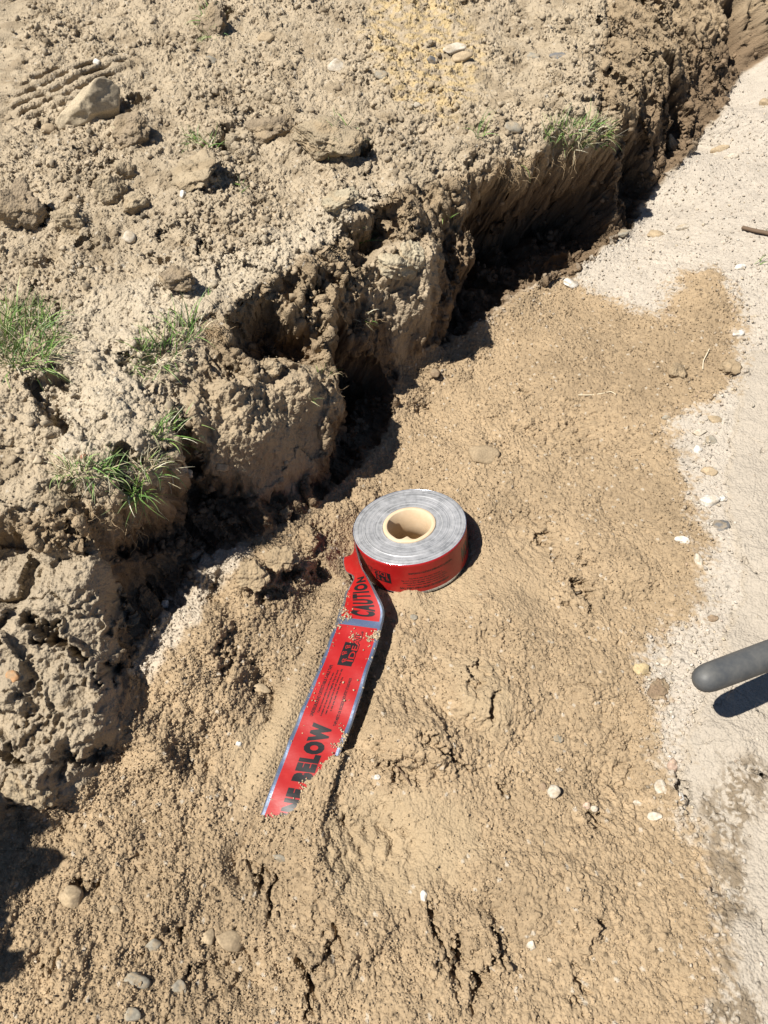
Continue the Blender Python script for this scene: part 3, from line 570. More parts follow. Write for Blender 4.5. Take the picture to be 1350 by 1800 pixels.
# wound edge of the roll: thin rings of film and foil, scuffed
M_ring, t_, b_ = simple('wound_edge', (.5, .5, .5), .42, .35, .5)
g = t_.nodes.new('ShaderNodeTexCoord'); sx = t_.nodes.new('ShaderNodeSeparateXYZ'); t_.links.new(g.outputs['Object'], sx.inputs[0])
cx = t_.nodes.new('ShaderNodeCombineXYZ'); t_.links.new(sx.outputs[0], cx.inputs[0]); t_.links.new(sx.outputs[1], cx.inputs[1])
nw = t_.nodes.new('ShaderNodeTexNoise'); nw.inputs['Scale'].default_value = 9; t_.links.new(cx.outputs[0], nw.inputs['Vector'])
ln = t_.nodes.new('ShaderNodeVectorMath'); ln.operation = 'LENGTH'; t_.links.new(cx.outputs[0], ln.inputs[0])
ma = t_.nodes.new('ShaderNodeMath'); ma.operation = 'MULTIPLY_ADD'; t_.links.new(nw.outputs['Fac'], ma.inputs[0]); ma.inputs[1].default_value = .004; t_.links.new(ln.outputs['Value'], ma.inputs[2])
n1 = t_.nodes.new('ShaderNodeTexNoise'); n1.noise_dimensions = '1D'; n1.inputs['Scale'].default_value = 420; n1.inputs['Detail'].default_value = 2; t_.links.new(ma.outputs[0], n1.inputs['W'])
n2 = t_.nodes.new('ShaderNodeTexNoise'); n2.inputs['Scale'].default_value = 55; n2.inputs['Detail'].default_value = 6; n2.inputs['Roughness'].default_value = .7; t_.links.new(g.outputs['Object'], n2.inputs['Vector'])
mx_ = t_.nodes.new('ShaderNodeMath'); mx_.operation = 'MULTIPLY_ADD'; t_.links.new(n1.outputs['Fac'], mx_.inputs[0]); mx_.inputs[1].default_value = .32; 
m2 = t_.nodes.new('ShaderNodeMath'); m2.operation = 'MULTIPLY'; t_.links.new(n2.outputs['Fac'], m2.inputs[0]); m2.inputs[1].default_value = .85; t_.links.new(m2.outputs[0], mx_.inputs[2])
rp_ = t_.nodes.new('ShaderNodeValToRGB'); e = rp_.color_ramp.elements; e[0].position = .46; e[0].color = (.22, .225, .235, 1); e[1].position = .76; e[1].color = (.48, .48, .49, 1)
k = rp_.color_ramp.elements.new(.56); k.color = (.33, .335, .345, 1)
t_.links.new(mx_.outputs[0], rp_.inputs[0])
# a few pale grooves where layers stand proud
wv = t_.nodes.new('ShaderNodeTexNoise'); wv.noise_dimensions = '1D'; wv.inputs['Scale'].default_value = 95; wv.inputs['Detail'].default_value = 1; t_.links.new(ma.outputs[0], wv.inputs['W'])
gr_ = t_.nodes.new('ShaderNodeMath'); gr_.operation = 'COMPARE'; t_.links.new(wv.outputs['Fac'], gr_.inputs[0]); gr_.inputs[1].default_value = .55; gr_.inputs[2].default_value = .010
mc = t_.nodes.new('ShaderNodeMix'); mc.data_type = 'RGBA'; t_.links.new(gr_.outputs[0], mc.inputs[0]); t_.links.new(rp_.outputs[0], mc.inputs[6]); mc.inputs[7].default_value = (.55, .55, .54, 1)
t_.links.new(mc.outputs[2], b_.inputs['Base Color'])
bp = t_.nodes.new('ShaderNodeBump'); bp.inputs['Strength'].default_value = .5; bp.inputs['Distance'].default_value = .0006; t_.links.new(mx_.outputs[0], bp.inputs['Height']); t_.links.new(bp.outputs[0], b_.inputs['Normal'])
def lathe(name, prof, mat, seg=160, rfun=None, closed=True, zfun=None):
    V = []; F = []
    for i in range(seg):
        a = 2*math.pi*i/seg
        for r, z in prof:
            rr = r + (rfun(a, r, z) if rfun else 0); V.append((rr*math.cos(a), rr*math.sin(a), z+(zfun(a, r) if zfun and z > RH*.5 else 0)))
    n = len(prof)
    for i in range(seg):
        for j in range(n if closed else n-1):
            F.append((i*n+j, ((i+1) % seg)*n+j, ((i+1) % seg)*n+(j+1) % n, i*n+(j+1) % n))
    return mk_mesh(name, V, F, mat, roll)
prof = [(RC+.0003, 0)]+[(r, 0) for r in np.linspace(RC+.004, RR-.0006, 4)]+[(RR, .0006), (RR, RH-.0008), (RR-.0004, RH-.0002)]
rl = np.linspace(RR-.0010, RC+.0003, 62)
prof += [(r, RH+.00035*math.sin(i*2.1)*math.sin(i*.37)+(.0006 if i in (9, 22, 23, 38) else 0)-.0004) for i, r in enumerate(rl)]
prof = prof[::-1]
wd = lathe('wound_layers', prof, M_ring, zfun=lambda a, r: .0004*math.sin(a*2+r*80))
# printed outer turn with red between silver borders
phis = np.linspace(0, 2*math.pi, 241)
V = []; zs = [.0012, .0058, .0062, RH-.0060, RH-.0056, RH-.0006]
for a in phis[:-1]:
    for z in zs: V.append(((RR+.0007)*math.cos(a), (RR+.0007)*math.sin(a), z))
    for z in zs[::-1]: V.append(((RR+.0002)*math.cos(a), (RR+.0002)*math.sin(a), z))
n = 12; F = [(i*n+j, ((i+1) % 240)*n+j, ((i+1) % 240)*n+(j+1) % n, i*n+(j+1) % n) for i in range(240) for j in range(n)]
ow = mk_mesh('outer_turn', V, F, M_red, roll); ow.data.materials.append(M_foil)
for p in ow.data.polygons:
    j = p.index % n
    if j == 0 or j >= 4: p.material_index = 1
    if j == 4: p.material_index = 0
# cardboard core, inner ply buckled inward on the near side
def dent(a, r, z):
    d = math.atan2(math.sin(a-math.radians(262)), math.cos(a-math.radians(262)))
    return -(.0070*math.exp(-(d/.17)**2) - .0012*math.exp(-((abs(d)-.42)/.15)**2))*(1 if r < RI+.0022 else .15)*(.35+.65*z/RH)
cr_ = lathe('cardboard_core', [(RI, -.0004), (RI, RH*.5), (RI, RH+.0006), (RI+.0012, RH+.0014), (RI+.0035, RH+.0013), (RC-.0004, RH+.0012), (RC, RH+.0006), (RC, -.0004)][::-1], M_card, rfun=dent)
# ---- lettering
def text_mesh(s, size=1.0, bold=0.0, xs=1.0, spacing=1.0):
    cu = bpy.data.curves.new('t', 'FONT'); cu.body = s; cu.size = size; cu.offset = bold; cu.resolution_u = 3; cu.space_character = spacing
    o = bpy.data.objects.new('t', cu); col.objects.link(o); dg = bpy.context.evaluated_depsgraph_get(); me = bpy.data.meshes.new_from_object(o.evaluated_get(dg))
    bpy.data.objects.remove(o); bpy.data.curves.remove(cu)
    bm = bmesh.new(); bm.from_mesh(me); bpy.data.meshes.remove(me)
    if bm.faces: bmesh.ops.triangulate(bm, faces=bm.faces[:])
    V = np.array([v.co[:] for v in bm.verts]).reshape(-1, 3); V[:, 0] *= xs
    F = [[v.index for v in f.verts] for f in bm.faces]; bm.free(); return V, F
def box_fit(V, x0, y0, x1, y1):
    mn = V.min(0); mxx = V.max(0); W_ = V.copy(); W_[:, 0] = x0+(V[:, 0]-mn[0])/(mxx[0]-mn[0]+1e-9)*(x1-x0); W_[:, 1] = y0+(V[:, 1]-mn[1])/(mxx[1]-mn[1]+1e-9)*(y1-y0); return W_
def cut(V, F, step):
    bm = bmesh.new(); vs = [bm.verts.new((v[0], v[1], 0)) for v in V]
    for f in F:
        try: bm.faces.new([vs[i] for i in f])
        except ValueError: pass
    for ax in (0, 1):
        lo = min(v.co[ax] for v in bm.verts); hi = max(v.co[ax] for v in bm.verts); c = lo+step
        while c < hi:
            no = Vector((1, 0, 0)) if ax == 0 else Vector((0, 1, 0)); co = no*c
            bmesh.ops.bisect_plane(bm, geom=bm.verts[:]+bm.edges[:]+bm.faces[:], plane_co=co, plane_no=no); c += step
    bmesh.ops.triangulate(bm, faces=bm.faces[:]); bm.verts.ensure_lookup_table(); bm.verts.index_update()
    V = np.array([v.co[:] for v in bm.verts]); F = [[v.index for v in f.verts] for f in bm.faces]; bm.free(); return V, F
def merge(parts):
    V = []; F = []; n = 0
    for v, f in parts: V.append(v); F += [[i+n for i in q] for q in f]; n += len(v)
    return np.concatenate(V), F
# print layout in tape coordinates: x = reading direction, y = 0 (foot side of letters) .. 1 (head side)
LINES = ['UNDERGROUND DETECTABLE CABLE TAPE', 'Caution: buried utility line below this tape.', 'Locate all lines before digging. Dig by hand', 'near the marked line and call before you dig',
         'in this area. Keep tape clear of the line.', 'TAPE MEETS OR EXCEEDS INDUSTRY STANDARDS']
def rect(x0, y0, x1, y1): return np.array([[x0, y0, 0], [x1, y0, 0], [x1, y1, 0], [x0, y1, 0]], float), [[0, 1, 2, 3]]
def micro(x0, x1):
    out = []
    ys = [(.735, .80), (.645, .69), (.575, .62), (.505, .55), (.435, .48), (.27, .325)]
    xr = [(0, 1), (.08, .86), (.03, .92), (.07, .95), (.14, .80), (-.12, .80)]
    for s, (a, b), (c, d) in zip(LINES, ys, xr):
        v, f = text_mesh(s, 1, .035); out.append((box_fit(v, x0+c*(x1-x0), a, x0+d*(x1-x0), b), f))
    return out
def logo(x0, x1, y0, y1):
    """black panel with three red tool outlines, name in outlined letters across its foot"""
    w_ = x1-x0; h_ = y1-y0; blk = []; redp = []
    blk.append(rect(x0, y0, x0+w_*.66, y1))
    v, f = text_mesh('IDEAL', 1, .075, 1); blk.append((box_fit(v, x0+w_*.10, y0-h_*.03, x1, y0+h_*.47), f))
    v, f = text_mesh('IDEAL', 1, .012, 1); redp.append((box_fit(v, x0+w_*.13, y0+h_*.015, x1-w_*.03, y0+h_*.42), f))
    def ring(cx, cy, rx, ry, th, n=14):
        V = []; F = []
        for i in range(n):
            a = 2*math.pi*i/n
            for q in (1, 1-th): V.append((cx+rx*q*math.cos(a), cy+ry*q*math.sin(a), 0))
        for i in range(n): j = (i+1) % n; F.append([i*2, j*2, j*2+1, i*2+1])
        return np.array(V), F
    def bar(xa, ya, xb, yb, th):
        d = math.hypot((xb-xa)*1, (yb-ya)*.066); nx, ny = -(yb-ya)*.066/d*th, (xb-xa)/d*th/.066
        return np.array([[xa-nx, ya-ny, 0], [xb-nx, yb-ny, 0], [xb+nx, yb+ny, 0], [xa+nx, ya+ny, 0]]), [[0, 1, 2, 3]]
    for cx, cy in ((.13, .60), (.33, .78), (.52, .70)):
        redp.append(ring(x0+w_*cx, y0+h_*(cy+.08), w_*.055, h_*.085, .45)); redp.append(bar(x0+w_*(cx-.02), y0+h_*(cy-.0), x0+w_*(cx+.02), y0+h_*(cy-.17), .0006)); redp.append(bar(x0+w_*(cx+.03), y0+h_*(cy-.0), x0+w_*(cx+.06), y0+h_*(cy-.12), .0006))
    return blk, redp
def big(s, x0, x1, y0, y1, bold=.08):
    v, f = text_mesh(s, 1, bold, 1, 1.22); return box_fit(v, x0, y0, x1, y1), f
# loose tape mesh: front film, foil back, foil borders and a foil gap between prints
def u_at(py):                                     # metres along the tape for an image height on its middle line
    us = np.linspace(0, UL, 600); p, _ = ribbon(us, np.full(600, .5)); _, y, _ = proj(p); return float(us[np.abs(y-py).argmin()])
U_gap0, U_gap1 = u_at(1089), u_at(1101)
uu = np.unique(np.concatenate([np.linspace(0, UL, 300), [U_gap0, U_gap1]])); vv = np.array([0, .03, .07, .075, .15, .22, .3, .38, .46, .54, .62, .7, .78, .85, .905, .912, .95, 1.0])
gu, gv = np.meshgrid(uu, vv, indexing='ij'); pf, nf = rib_pn(gu, gv, np.zeros_like(gu))
edge = .0006*np.sin(gu/.006)*(gv < .01)+.0004*np.sin(gu/.009)*(gv > .99)
pf = pf + (edge*RSGN)[..., None]*nf
pbk = pf - .00016*RSGN*nf
nu, nv = gu.shape; V = np.concatenate([to_local(pf.reshape(-1, 3)), to_local(pbk.reshape(-1, 3))]); nn = nu*nv
F = []; MI = []
for i in range(nu-1):
    um = (uu[i]+uu[i+1])/2
    for j in range(nv-1):
        vm_ = (vv[j]+vv[j+1])/2; silver = vm_ < .073 or vm_ > .909 or (U_gap0 < um < U_gap1)
        a, b, c, d = i*nv+j, i*nv+j+1, (i+1)*nv+j+1, (i+1)*nv+j
        F.append((a, b, c, d)); MI.append(1 if silver else 0); F.append((d+nn, c+nn, b+nn, a+nn)); MI.append(1)
for i in range(nu-1):
    for j in (0, nv-1): a, d = i*nv+j, (i+1)*nv+j; F.append((a, d, d+nn, a+nn)); MI.append(1)
lt = mk_mesh('loose_tape', V, F, M_red, roll); lt.data.materials.append(M_foil)
lt.data.polygons.foreach_set('material_index', MI); tag(lt, 'unrolled tape end half buried in sand, printed LINE BELOW')
def on_tape(parts, name, mat, off, parent, step=.004):
    V, F = merge(parts); V[:, 1] *= .066; V, F = cut(V, F, step); V[:, 1] /= .066
    # x reads from the buried end up towards the roll; y heads to the left edge
    p, n_ = rib_pn(UL-V[:, 0], 1-V[:, 1], np.full(len(V), off*RSGN)); return mk_mesh(name, to_local(p), F, mat, parent, smooth=False)
X = lambda py: UL-u_at(py)
bk_, rd_ = logo(X(1170), X(1109), .36, .66)
xw0 = X(1456); xw1 = X(1272)
pr = [big('LINE BELOW', xw0, xw1, .31, .69, .085)]
pr += micro(X(1262), X(1172))+bk_
on_tape(pr, 'lettering', M_ink, .00022, lt)
on_tape(rd_, 'logo_linework', M_red, .00040, lt)
pr2 = [big('CAUTION', X(1084), X(1014), .20, .74, .06)]
on_tape(pr2, 'lettering', M_ink, .00022, lt, .003)
# lettering on the roll, upside down as it is wound
def on_roll(parts, name, mat, off, phi0):
    V, F = merge(parts); V[:, 1] *= .063; V, F = cut(V, F, .004)
    a = math.radians(phi0) - V[:, 0]/RR; r = RR+.0007+off
    return mk_mesh(name, np.stack([r*np.cos(a), r*np.sin(a), RH-V[:, 1]], 1), F, mat, ow, smooth=False)
PH0 = 322                                          # reading runs from here towards the left
bk2, rd2 = logo(.110, .150, .34, .66)
on_roll([big('CAUTION', -.078, -.010, .25, .72)]+micro(.022, .098)+bk2, 'lettering', M_ink, .00015, PH0)
on_roll(rd2, 'logo_linework', M_red, .0003, PH0)
# ------------------------------------------------------------------ grey rod end poking in from the right
M_rod, t_, b_ = simple('rod_grey', (.13, .14, .145), .55, 0, .4); dusty(t_, b_, (.060, .064, .068), (.125, .122, .112), 45, .35, .75); add_bump(t_, b_, 260, .25, .0006)
rod_tip = Z(1222, 1200, .196); rod_far = Z(1700, 1022, .150)
dirv = (rod_far-rod_tip)/np.linalg.norm(rod_far-rod_tip); rdir = Vector(dirv)
r_ = .0275; RS = .61
rod_prof = [(0.0, 0.0), (.006, .0008), (.012, .0032), (.018, .0082), (.0225, .0150), (.0250, .0240), (.0262, .034), (.0270, .06), (.0276, .14), (.0280, .40), (.0280, .95), (.026, .952), (0.0, .952)]
V = []; F = []; sg = 64
for i in range(sg):
    a = 2*math.pi*i/sg
    for r, z in rod_prof: V.append((RS*r*math.cos(a), RS*r*math.sin(a), z*(RS if z < .05 else 1)))
n = len(rod_prof)
for i in range(sg):
    for j in range(n-1): F.append((i*n+j, ((i+1) % sg)*n+j, ((i+1) % sg)*n+j+1, i*n+j+1))
rod = mk_mesh('rod_handle', V, F, M_rod); rod.rotation_euler = rdir.to_track_quat('Z', 'Y').to_euler(); rod.location = rod_tip
tag(rod, 'matt grey round-ended rod poking in above the pale path from the right', 'rod')
# ------------------------------------------------------------------ stones
def ico(sub):
    bm = bmesh.new(); bmesh.ops.create_icosphere(bm, subdivisions=sub, radius=1); V = np.array([v.co[:] for v in bm.verts]); F = np.array([[v.index for v in f.verts] for f in bm.faces]); bm.free(); return V, F
ICO = {k: ico(k) for k in (1, 2, 3, 4, 5)}
def rock_verts(sub, r_, facets=7, rough=.08, soft=.05):
    V, F = ICO[sub]; V = V.copy()
    for _ in range(facets):
        d = r_.normal(size=3); d /= np.linalg.norm(d); h = r_.uniform(.62, .92); x = V@d; ex = np.clip(x-h, 0, None); V = V - (ex*(1-soft))[:, None]*d
    ph = r_.uniform(0, 6, (5, 3)); 
    for k in range(5):
        fr_ = 2.0*(1.7**k); dv = r_.normal(size=3); V = V*(1+rough/(1.4**k)*np.sin(V@(dv*fr_)+ph[k, 0])*.5)[:, None]
    return V, F
def basis(nrm, turn):
    n_ = nrm/np.linalg.norm(nrm); x = np.array([math.cos(turn), math.sin(turn), 0.0]); x -= n_*(x@n_); x /= np.linalg.norm(x); return x, np.cross(n_, x), n_
STONE_COL = dict(pale=(.52, .46, .37), white=(.66, .63, .57), grey=(.27, .245, .195), slate=(.15, .15, .15), cream=(.43, .37, .26), tan=(.40, .31, .20), yellow=(.55, .43, .24), pink=(.47, .34, .26), brown=(.26, .185, .12), red=(.33, .16, .10), orange=(.45, .25, .12), clod=(.36, .29, .195), darkclod=(.28, .22, .15), sandclod=(.345, .262, .165))
STONE_COL = {k: tuple(np.array(v)*.87) for k, v in STONE_COL.items()}
def stone(px, py, wpx, hpx, ang, c, label, cat='stone', name='stone', group=None, flat=.55, sink=.33, sub=3, rough=.13, facets=11, seed=None):
    r_ = np.random.default_rng(seed if seed is not None else int(px*13+py*7)); p, n_, sc = ground_at(px, py)
    nn_ = .55*n_/np.linalg.norm(n_)+.45*np.array([0, -.6, .8]); x, y, z = basis(nn_, math.radians(ang))
    V, F = rock_verts(sub, r_, facets, rough, 0.0); a, b = wpx*sc/2, hpx*sc/2; cc = (a+b)/2*flat
    V = V*np.array([a, b, cc])*1.08
    if cat == 'clod':
        R0 = (a+b+cc)/3; nv3 = V/np.linalg.norm(V, axis=1, keepdims=True)
        def n3(s_, sd_): return (noise(V[:, 0]/s_+px, V[:, 1]/s_+py, sd_)+noise(V[:, 1]/s_+px, V[:, 2]/s_-py, sd_+1)+noise(V[:, 2]/s_-px, V[:, 0]/s_+py, sd_+2))*.6
        lump = n3(R0*.8, 5)*R0*.28+(np.abs(n3(R0*.35, 15))-.2)*R0*.14+n3(R0*.16+.002, 25)*R0*.08+n3(.007, 35)*.0028+n3(.0035, 45)*.0022
        V = V+nv3*np.clip(lump, -R0*.6, R0*.6)[:, None]
    dm_ = sstep(-.1, .35, noise(V[:, 0]/(a*.9)-py, V[:, 1]/(b*.9)+V[:, 2]/(cc*.7), 19))[:, None]*(.85 if sink >= .4 or cat == 'clod' and 0 else .6)
    tint = (np.array(STONE_COL[c])*(1-dm_)+np.array((.30, .23, .145))*dm_)*(1+.25*noise(V[:, 0]/(a*.8)+px, V[:, 1]/(b*.8)+V[:, 2]/(cc*.8), 9))[:, None]*r_.uniform(.92, 1.08)
    o = mk_mesh(name, V, F, M_clod if cat == 'clod' else M_stone, tint=tint)
    o.matrix_world = Matrix.Translation(Vector(p+z*cc*(1-2*sink))) @ rot_from_axes(x, y, z).to_4x4()
    tag(o, label, cat, group); return o
SUBSTONE = 1
ST = [
 (152,190,118,84,-28,'pale','large pale angular stone on the upper left bank beside the tread marks',dict(cat='stone',flat=.62,sink=.18,sub=4,rough=.10,facets=9,seed=5)),
 (1245,880,32,26,0,'white','biggest white stone where brown sand meets the pale path at right',{}),
 (1268,878,14,14,0,'white','small white pebble touching the right side of the biggest white stone',{}),
 (1268,921,26,30,70,'slate','dark slate chip on the pale path just below the white stones',dict(flat=.3)),
 (1128,1178,32,24,-20,'yellow','cream yellow stone left of the grey rod tip',{}),
 (973,1390,24,22,0,'pale','round cream pebble in the sand low right of centre with a brown one beside it',dict(sink=.3)),
 (951,1385,14,18,0,'brown','brown pebble touching the round cream pebble',{}),
 (420,1305,10,10,0,'white','tiny round white pebble on the sand left of the printed word',{}),
 (663,1367,11,11,0,'white','tiny round white pebble on the sand right of the buried tape end',{}),
 (745,1577,14,18,0,'white','pale oval pebble at the foot of the smooth sand patch',{}),
 (932,1661,16,15,0,'pale','grey white pebble among the cracks near the bottom edge',{}),
 (133,1580,34,52,75,'tan','ochre stone upright in the sand next to the lower left shadow',dict(flat=.6,sink=.3)),
 (240,1726,26,42,80,'grey','grey green stone sunk in the sand near the lower left corner',dict(sink=.42,flat=.4)),
 (312,1738,28,36,60,'grey','broad grey stone sunk in the sand right of the grey green one at the bottom',dict(sink=.42,flat=.4)),
 (232,1785,32,24,0,'grey','grey stone cut by the bottom edge of the photo at left',dict(sink=.42,flat=.4)),
 (492,1506,12,26,80,'grey','narrow upright grey chip below the buried tape end',dict(flat=.5)),
 (404,1655,50,34,-10,'sandclod','broad flat sandy stone with a dark hollow at its right, bottom left area',dict(sink=.42,flat=.4)),
 (363,1646,24,28,0,'tan','tan stone just left of the broad flat sandy one',dict(sink=.3)),
 (270,1660,20,30,-60,'grey','slanting grey brown stone with a dark gap on its right',dict(sink=.3)),
 (200,1598,16,16,0,'tan','small tan stone right of the upright ochre stone',{}),
 (1003,498,30,20,0,'white','chalky white stone at the foot of the cut wall where brown sand begins',dict(sink=.3)),
 (1256,737,26,16,-15,'tan','flat tan stone uppermost in the cluster at the right sand edge',dict(flat=.45)),
 (1228,760,24,14,0,'pale','pale oval stone left in the cluster at the right sand edge',dict(flat=.45)),
 (1252,772,24,16,-30,'grey','grey brown flat stone in the middle of the right cluster',dict(flat=.45)),
 (1228,790,14,20,0,'white','upright white stone under the right cluster',{}),
 (1246,828,26,18,0,'tan','round tan stone between the cluster and the biggest white stone',dict(flat=.5)),
 (1171,732,18,10,-10,'grey','small grey stone alone left of the right cluster',{}),
 (1199,949,24,16,-20,'white','white flake lying on the sand below the white stones',dict(flat=.25)),
 (1227,986,14,26,10,'pale','upright pale pebble at the sand edge above the rod',{}),
 (1252,1086,18,14,0,'brown','brown capped pebble just above the grey rod',{}),
 (1160,1212,44,36,10,'brown','flat crumbly brown clod below the cream yellow stone',dict(cat='clod',name='dirt_clod',flat=.25,sub=4)),
 (1168,1166,30,18,0,'pale','flat pale stone right of the cream yellow stone',dict(flat=.35)),
 (1181,1345,18,24,10,'pink','pinkish upright pebble at the rim of the smooth pale crust',{}),
 (1160,1385,22,28,10,'pale','pale oval stone left of the dark crack in the gravel strip',dict(flat=.45)),
 (1196,1398,10,16,0,'white','narrow white pebble right of the dark crack in the gravel strip',{}),
 (1120,1410,16,12,0,'pale','small pale pebble low in the gravel strip',{}),
 (1150,1436,26,18,0,'pale','lowest flat pale stone of the gravel strip',dict(flat=.4)),
 (726,1083,14,12,0,'grey','small bluish grey pebble just below the tape roll',{}),
 (980,1298,18,18,0,'grey','faint grey stone flush with the sand right of centre',dict(sink=.46,flat=.3)),
 (1030,1418,14,12,0,'pink','pinkish pebble above the small dark pit low right',{}),
 (1044,1421,14,12,0,'pale','pale pebble touching the pinkish one above the small dark pit',{}),
 (850,795,54,44,0,'sandclod','wide round sand coated stone flush with the sand above the roll',dict(sink=.42,flat=.3)),
 (765,655,18,16,0,'brown','brown stone at the sand edge close to the cut wall',{}),
 (460,1210,16,32,80,'tan','tan stone standing in the sand left of the tape',dict(sink=.35)),
 (391,820,18,26,-70,'tan','smooth tan oval pebble stuck in the shaded wall',dict(sink=.2)),
 (290,1062,14,18,0,'white','pinkish white pebble on the chalky ridge in the shadow gap',{}),
 (148,802,12,12,0,'red','reddish pebble in the dry grass on the left bank',{}),
 (24,1190,28,20,-40,'orange','orange brown shard on the left ledge',dict(flat=.35)),
 (798,84,42,22,0,'pale','flat pale stone topmost right of the yellow earth patch',dict(flat=.4)),
 (812,100,40,18,0,'tan','flat tan stone under the topmost pale one beside the yellow earth',dict(flat=.4)),
 (982,98,32,18,-15,'slate','dark flat chip on the upper bank near the cut wall',dict(flat=.35)),
 (762,108,26,16,0,'slate','dark grey stone inside the yellow earth patch',dict(flat=.5)),
 (935,98,22,12,0,'grey','grey stone left of the dark flat chip on the upper bank',dict(flat=.4)),
 (592,118,34,24,0,'pale','pale square stone in the upper middle of the bank',{}),
 (668,130,24,18,0,'grey','grey stone right of the pale square stone on the bank',{}),
 (468,66,34,20,-10,'tan','tan stone with a dark hole under it at the top of the bank',{}),
 (372,105,24,14,0,'grey','grey brown stone on the upper bank below the grassy clod',{}),
 (228,418,26,20,0,'pale','smooth pale stone on the left middle bank',{}),
 (170,110,14,12,0,'white','white pebble at the end of the tread marks',{}),
 (322,340,12,16,0,'white','small white pebble on the large pale clod',{}),
 (900,226,34,22,-10,'grey','grey flat stone above the overhanging turf',dict(flat=.45)),
 (1262,262,30,16,-10,'tan','tan flat stone high on the pale gravel slope',dict(flat=.5)),
 (1285,274,22,12,-20,'pale','pale stone just right of the tan one high on the gravel slope',{}),
 (1342,185,22,16,0,'tan','tan stone at the right edge on the gravel slope',{}),
 (1200,400,26,14,0,'pale','pale flat stone in the middle of the gravel slope',{}),
 (1148,412,32,18,-15,'tan','tan flat stone at the tip of the deep wall shadow',dict(flat=.4)),
 (1096,408,20,14,0,'grey','grey stone within the deep wall shadow on the gravel',{}),
 (1298,470,18,12,0,'white','white stone at the upper right tip of the sand',{}),
 (1297,585,20,14,0,'white','white stone at the right edge of the sand below its tip',{}),
 (1190,655,36,28,0,'sandclod','sandy clod with a dark hollow on the upper right sand',dict(cat='clod',name='dirt_clod',sub=4,sink=.35)),
 (1283,645,34,34,0,'sandclod','sandy clod at the right sand edge with a deep black hole below it',dict(cat='clod',name='dirt_clod',sub=4,sink=.35)),
 (85,225,24,18,0,'tan','tan pebble at the left foot of the large pale angular stone',{}),
 (195,332,56,50,0,'clod','rounded dirt clod left of the large pale clod',dict(cat='clod',name='dirt_clod',sub=5)),
 (217,300,38,34,0,'clod','smaller dirt clod above the rounded one on the left bank',dict(cat='clod',name='dirt_clod',sub=4)),
 (240,358,54,34,20,'clod','low dirt clod right below the rounded one on the left bank',dict(cat='clod',name='dirt_clod',sub=4)),
 (35,365,90,76,0,'darkclod','big grey brown clod at the left edge of the bank beside a black gap',dict(cat='clod',name='dirt_clod',sub=5,sink=.3)),
 (120,388,56,44,0,'clod','dirt clod right of the big clod at the left edge',dict(cat='clod',name='dirt_clod',sub=5)),
 (315,490,70,44,-15,'darkclod','flattened brown clod on the bank above the tall grass stem',dict(cat='clod',name='dirt_clod',sub=5,sink=.3)),
 (372,40,66,58,20,'darkclod','dark grassy clod at the top of the bank with a black gap at its right',dict(cat='clod',name='dirt_clod',sub=5,sink=.38,flat=.45)),
 (236,232,62,64,0,'darkclod','rooty dark clod at the lower right of the large pale angular stone',dict(cat='clod',name='dirt_clod',sub=5,sink=.2)),
 (352,305,96,84,-60,'clod','largest flat pale clod in the middle of the left bank',dict(cat='clod',name='dirt_clod',sub=5,sink=.30,flat=.4)),
 (572,240,118,74,-20,'clod','largest brown turf clod of the bank with grass on its right side',dict(cat='clod',name='dirt_clod',sub=5,sink=.40,flat=.4)),
 (470,230,80,56,10,'darkclod','brown clod joined to the left of the largest turf clod',dict(cat='clod',name='dirt_clod',sub=5,sink=.3)),
 (60,480,40,26,0,'clod','small flat clod at the left edge below the black gap',dict(cat='clod',name='dirt_clod',sub=4)),
 (150,436,44,20,0,'darkclod','thin dark clod with a slot under it on the left bank',dict(cat='clod',name='dirt_clod',sub=4)),
 (480,645,36,30,0,'clod','knobbly clod on top of the sunlit wall bulge',dict(cat='clod',name='dirt_clod',sub=4,sink=.2)),
 (700,470,70,50,10,'cream','cracked cream lump of hard earth in the sunlit wall face',dict(cat='clod',name='dirt_clod',sub=5,sink=.30,flat=.5)),
 (722,450,50,50,0,'cream','upper right lump of cracked cream earth in the wall face',dict(cat='clod',name='dirt_clod',sub=5,sink=.36,flat=.5)),
 (600,355,60,44,0,'cream','crumbling cream lump on the edge of the bank',dict(cat='clod',name='dirt_clod',sub=5,sink=.36,flat=.5)),
 (100,880,60,34,0,'clod','lump hanging under the left turf block at the left edge',dict(cat='clod',name='dirt_clod',sub=4,sink=.3)),
 (50,1392,90,52,-15,'clod','crumbly pale block at the foot of the left ledge',dict(cat='clod',name='dirt_clod',sub=5,sink=.3,flat=.6)),
 (445,1008,52,46,0,'sandclod','wet sand lump above the dark hollow left of the tape',dict(cat='clod',name='dirt_clod',sub=5,sink=.3)),
 (495,985,60,46,0,'sandclod','wet sand lump right of the other one above the dark hollow',dict(cat='clod',name='dirt_clod',sub=5,sink=.3)),
 (500,905,22,26,0,'sandclod','small sand lump in front of the shaded wall foot',dict(cat='clod',name='dirt_clod',sub=4)),
 (1180,255,20,40,80,'darkclod','upright earth lump at the foot of the far wall',dict(cat='clod',name='dirt_clod',sub=4)),
]
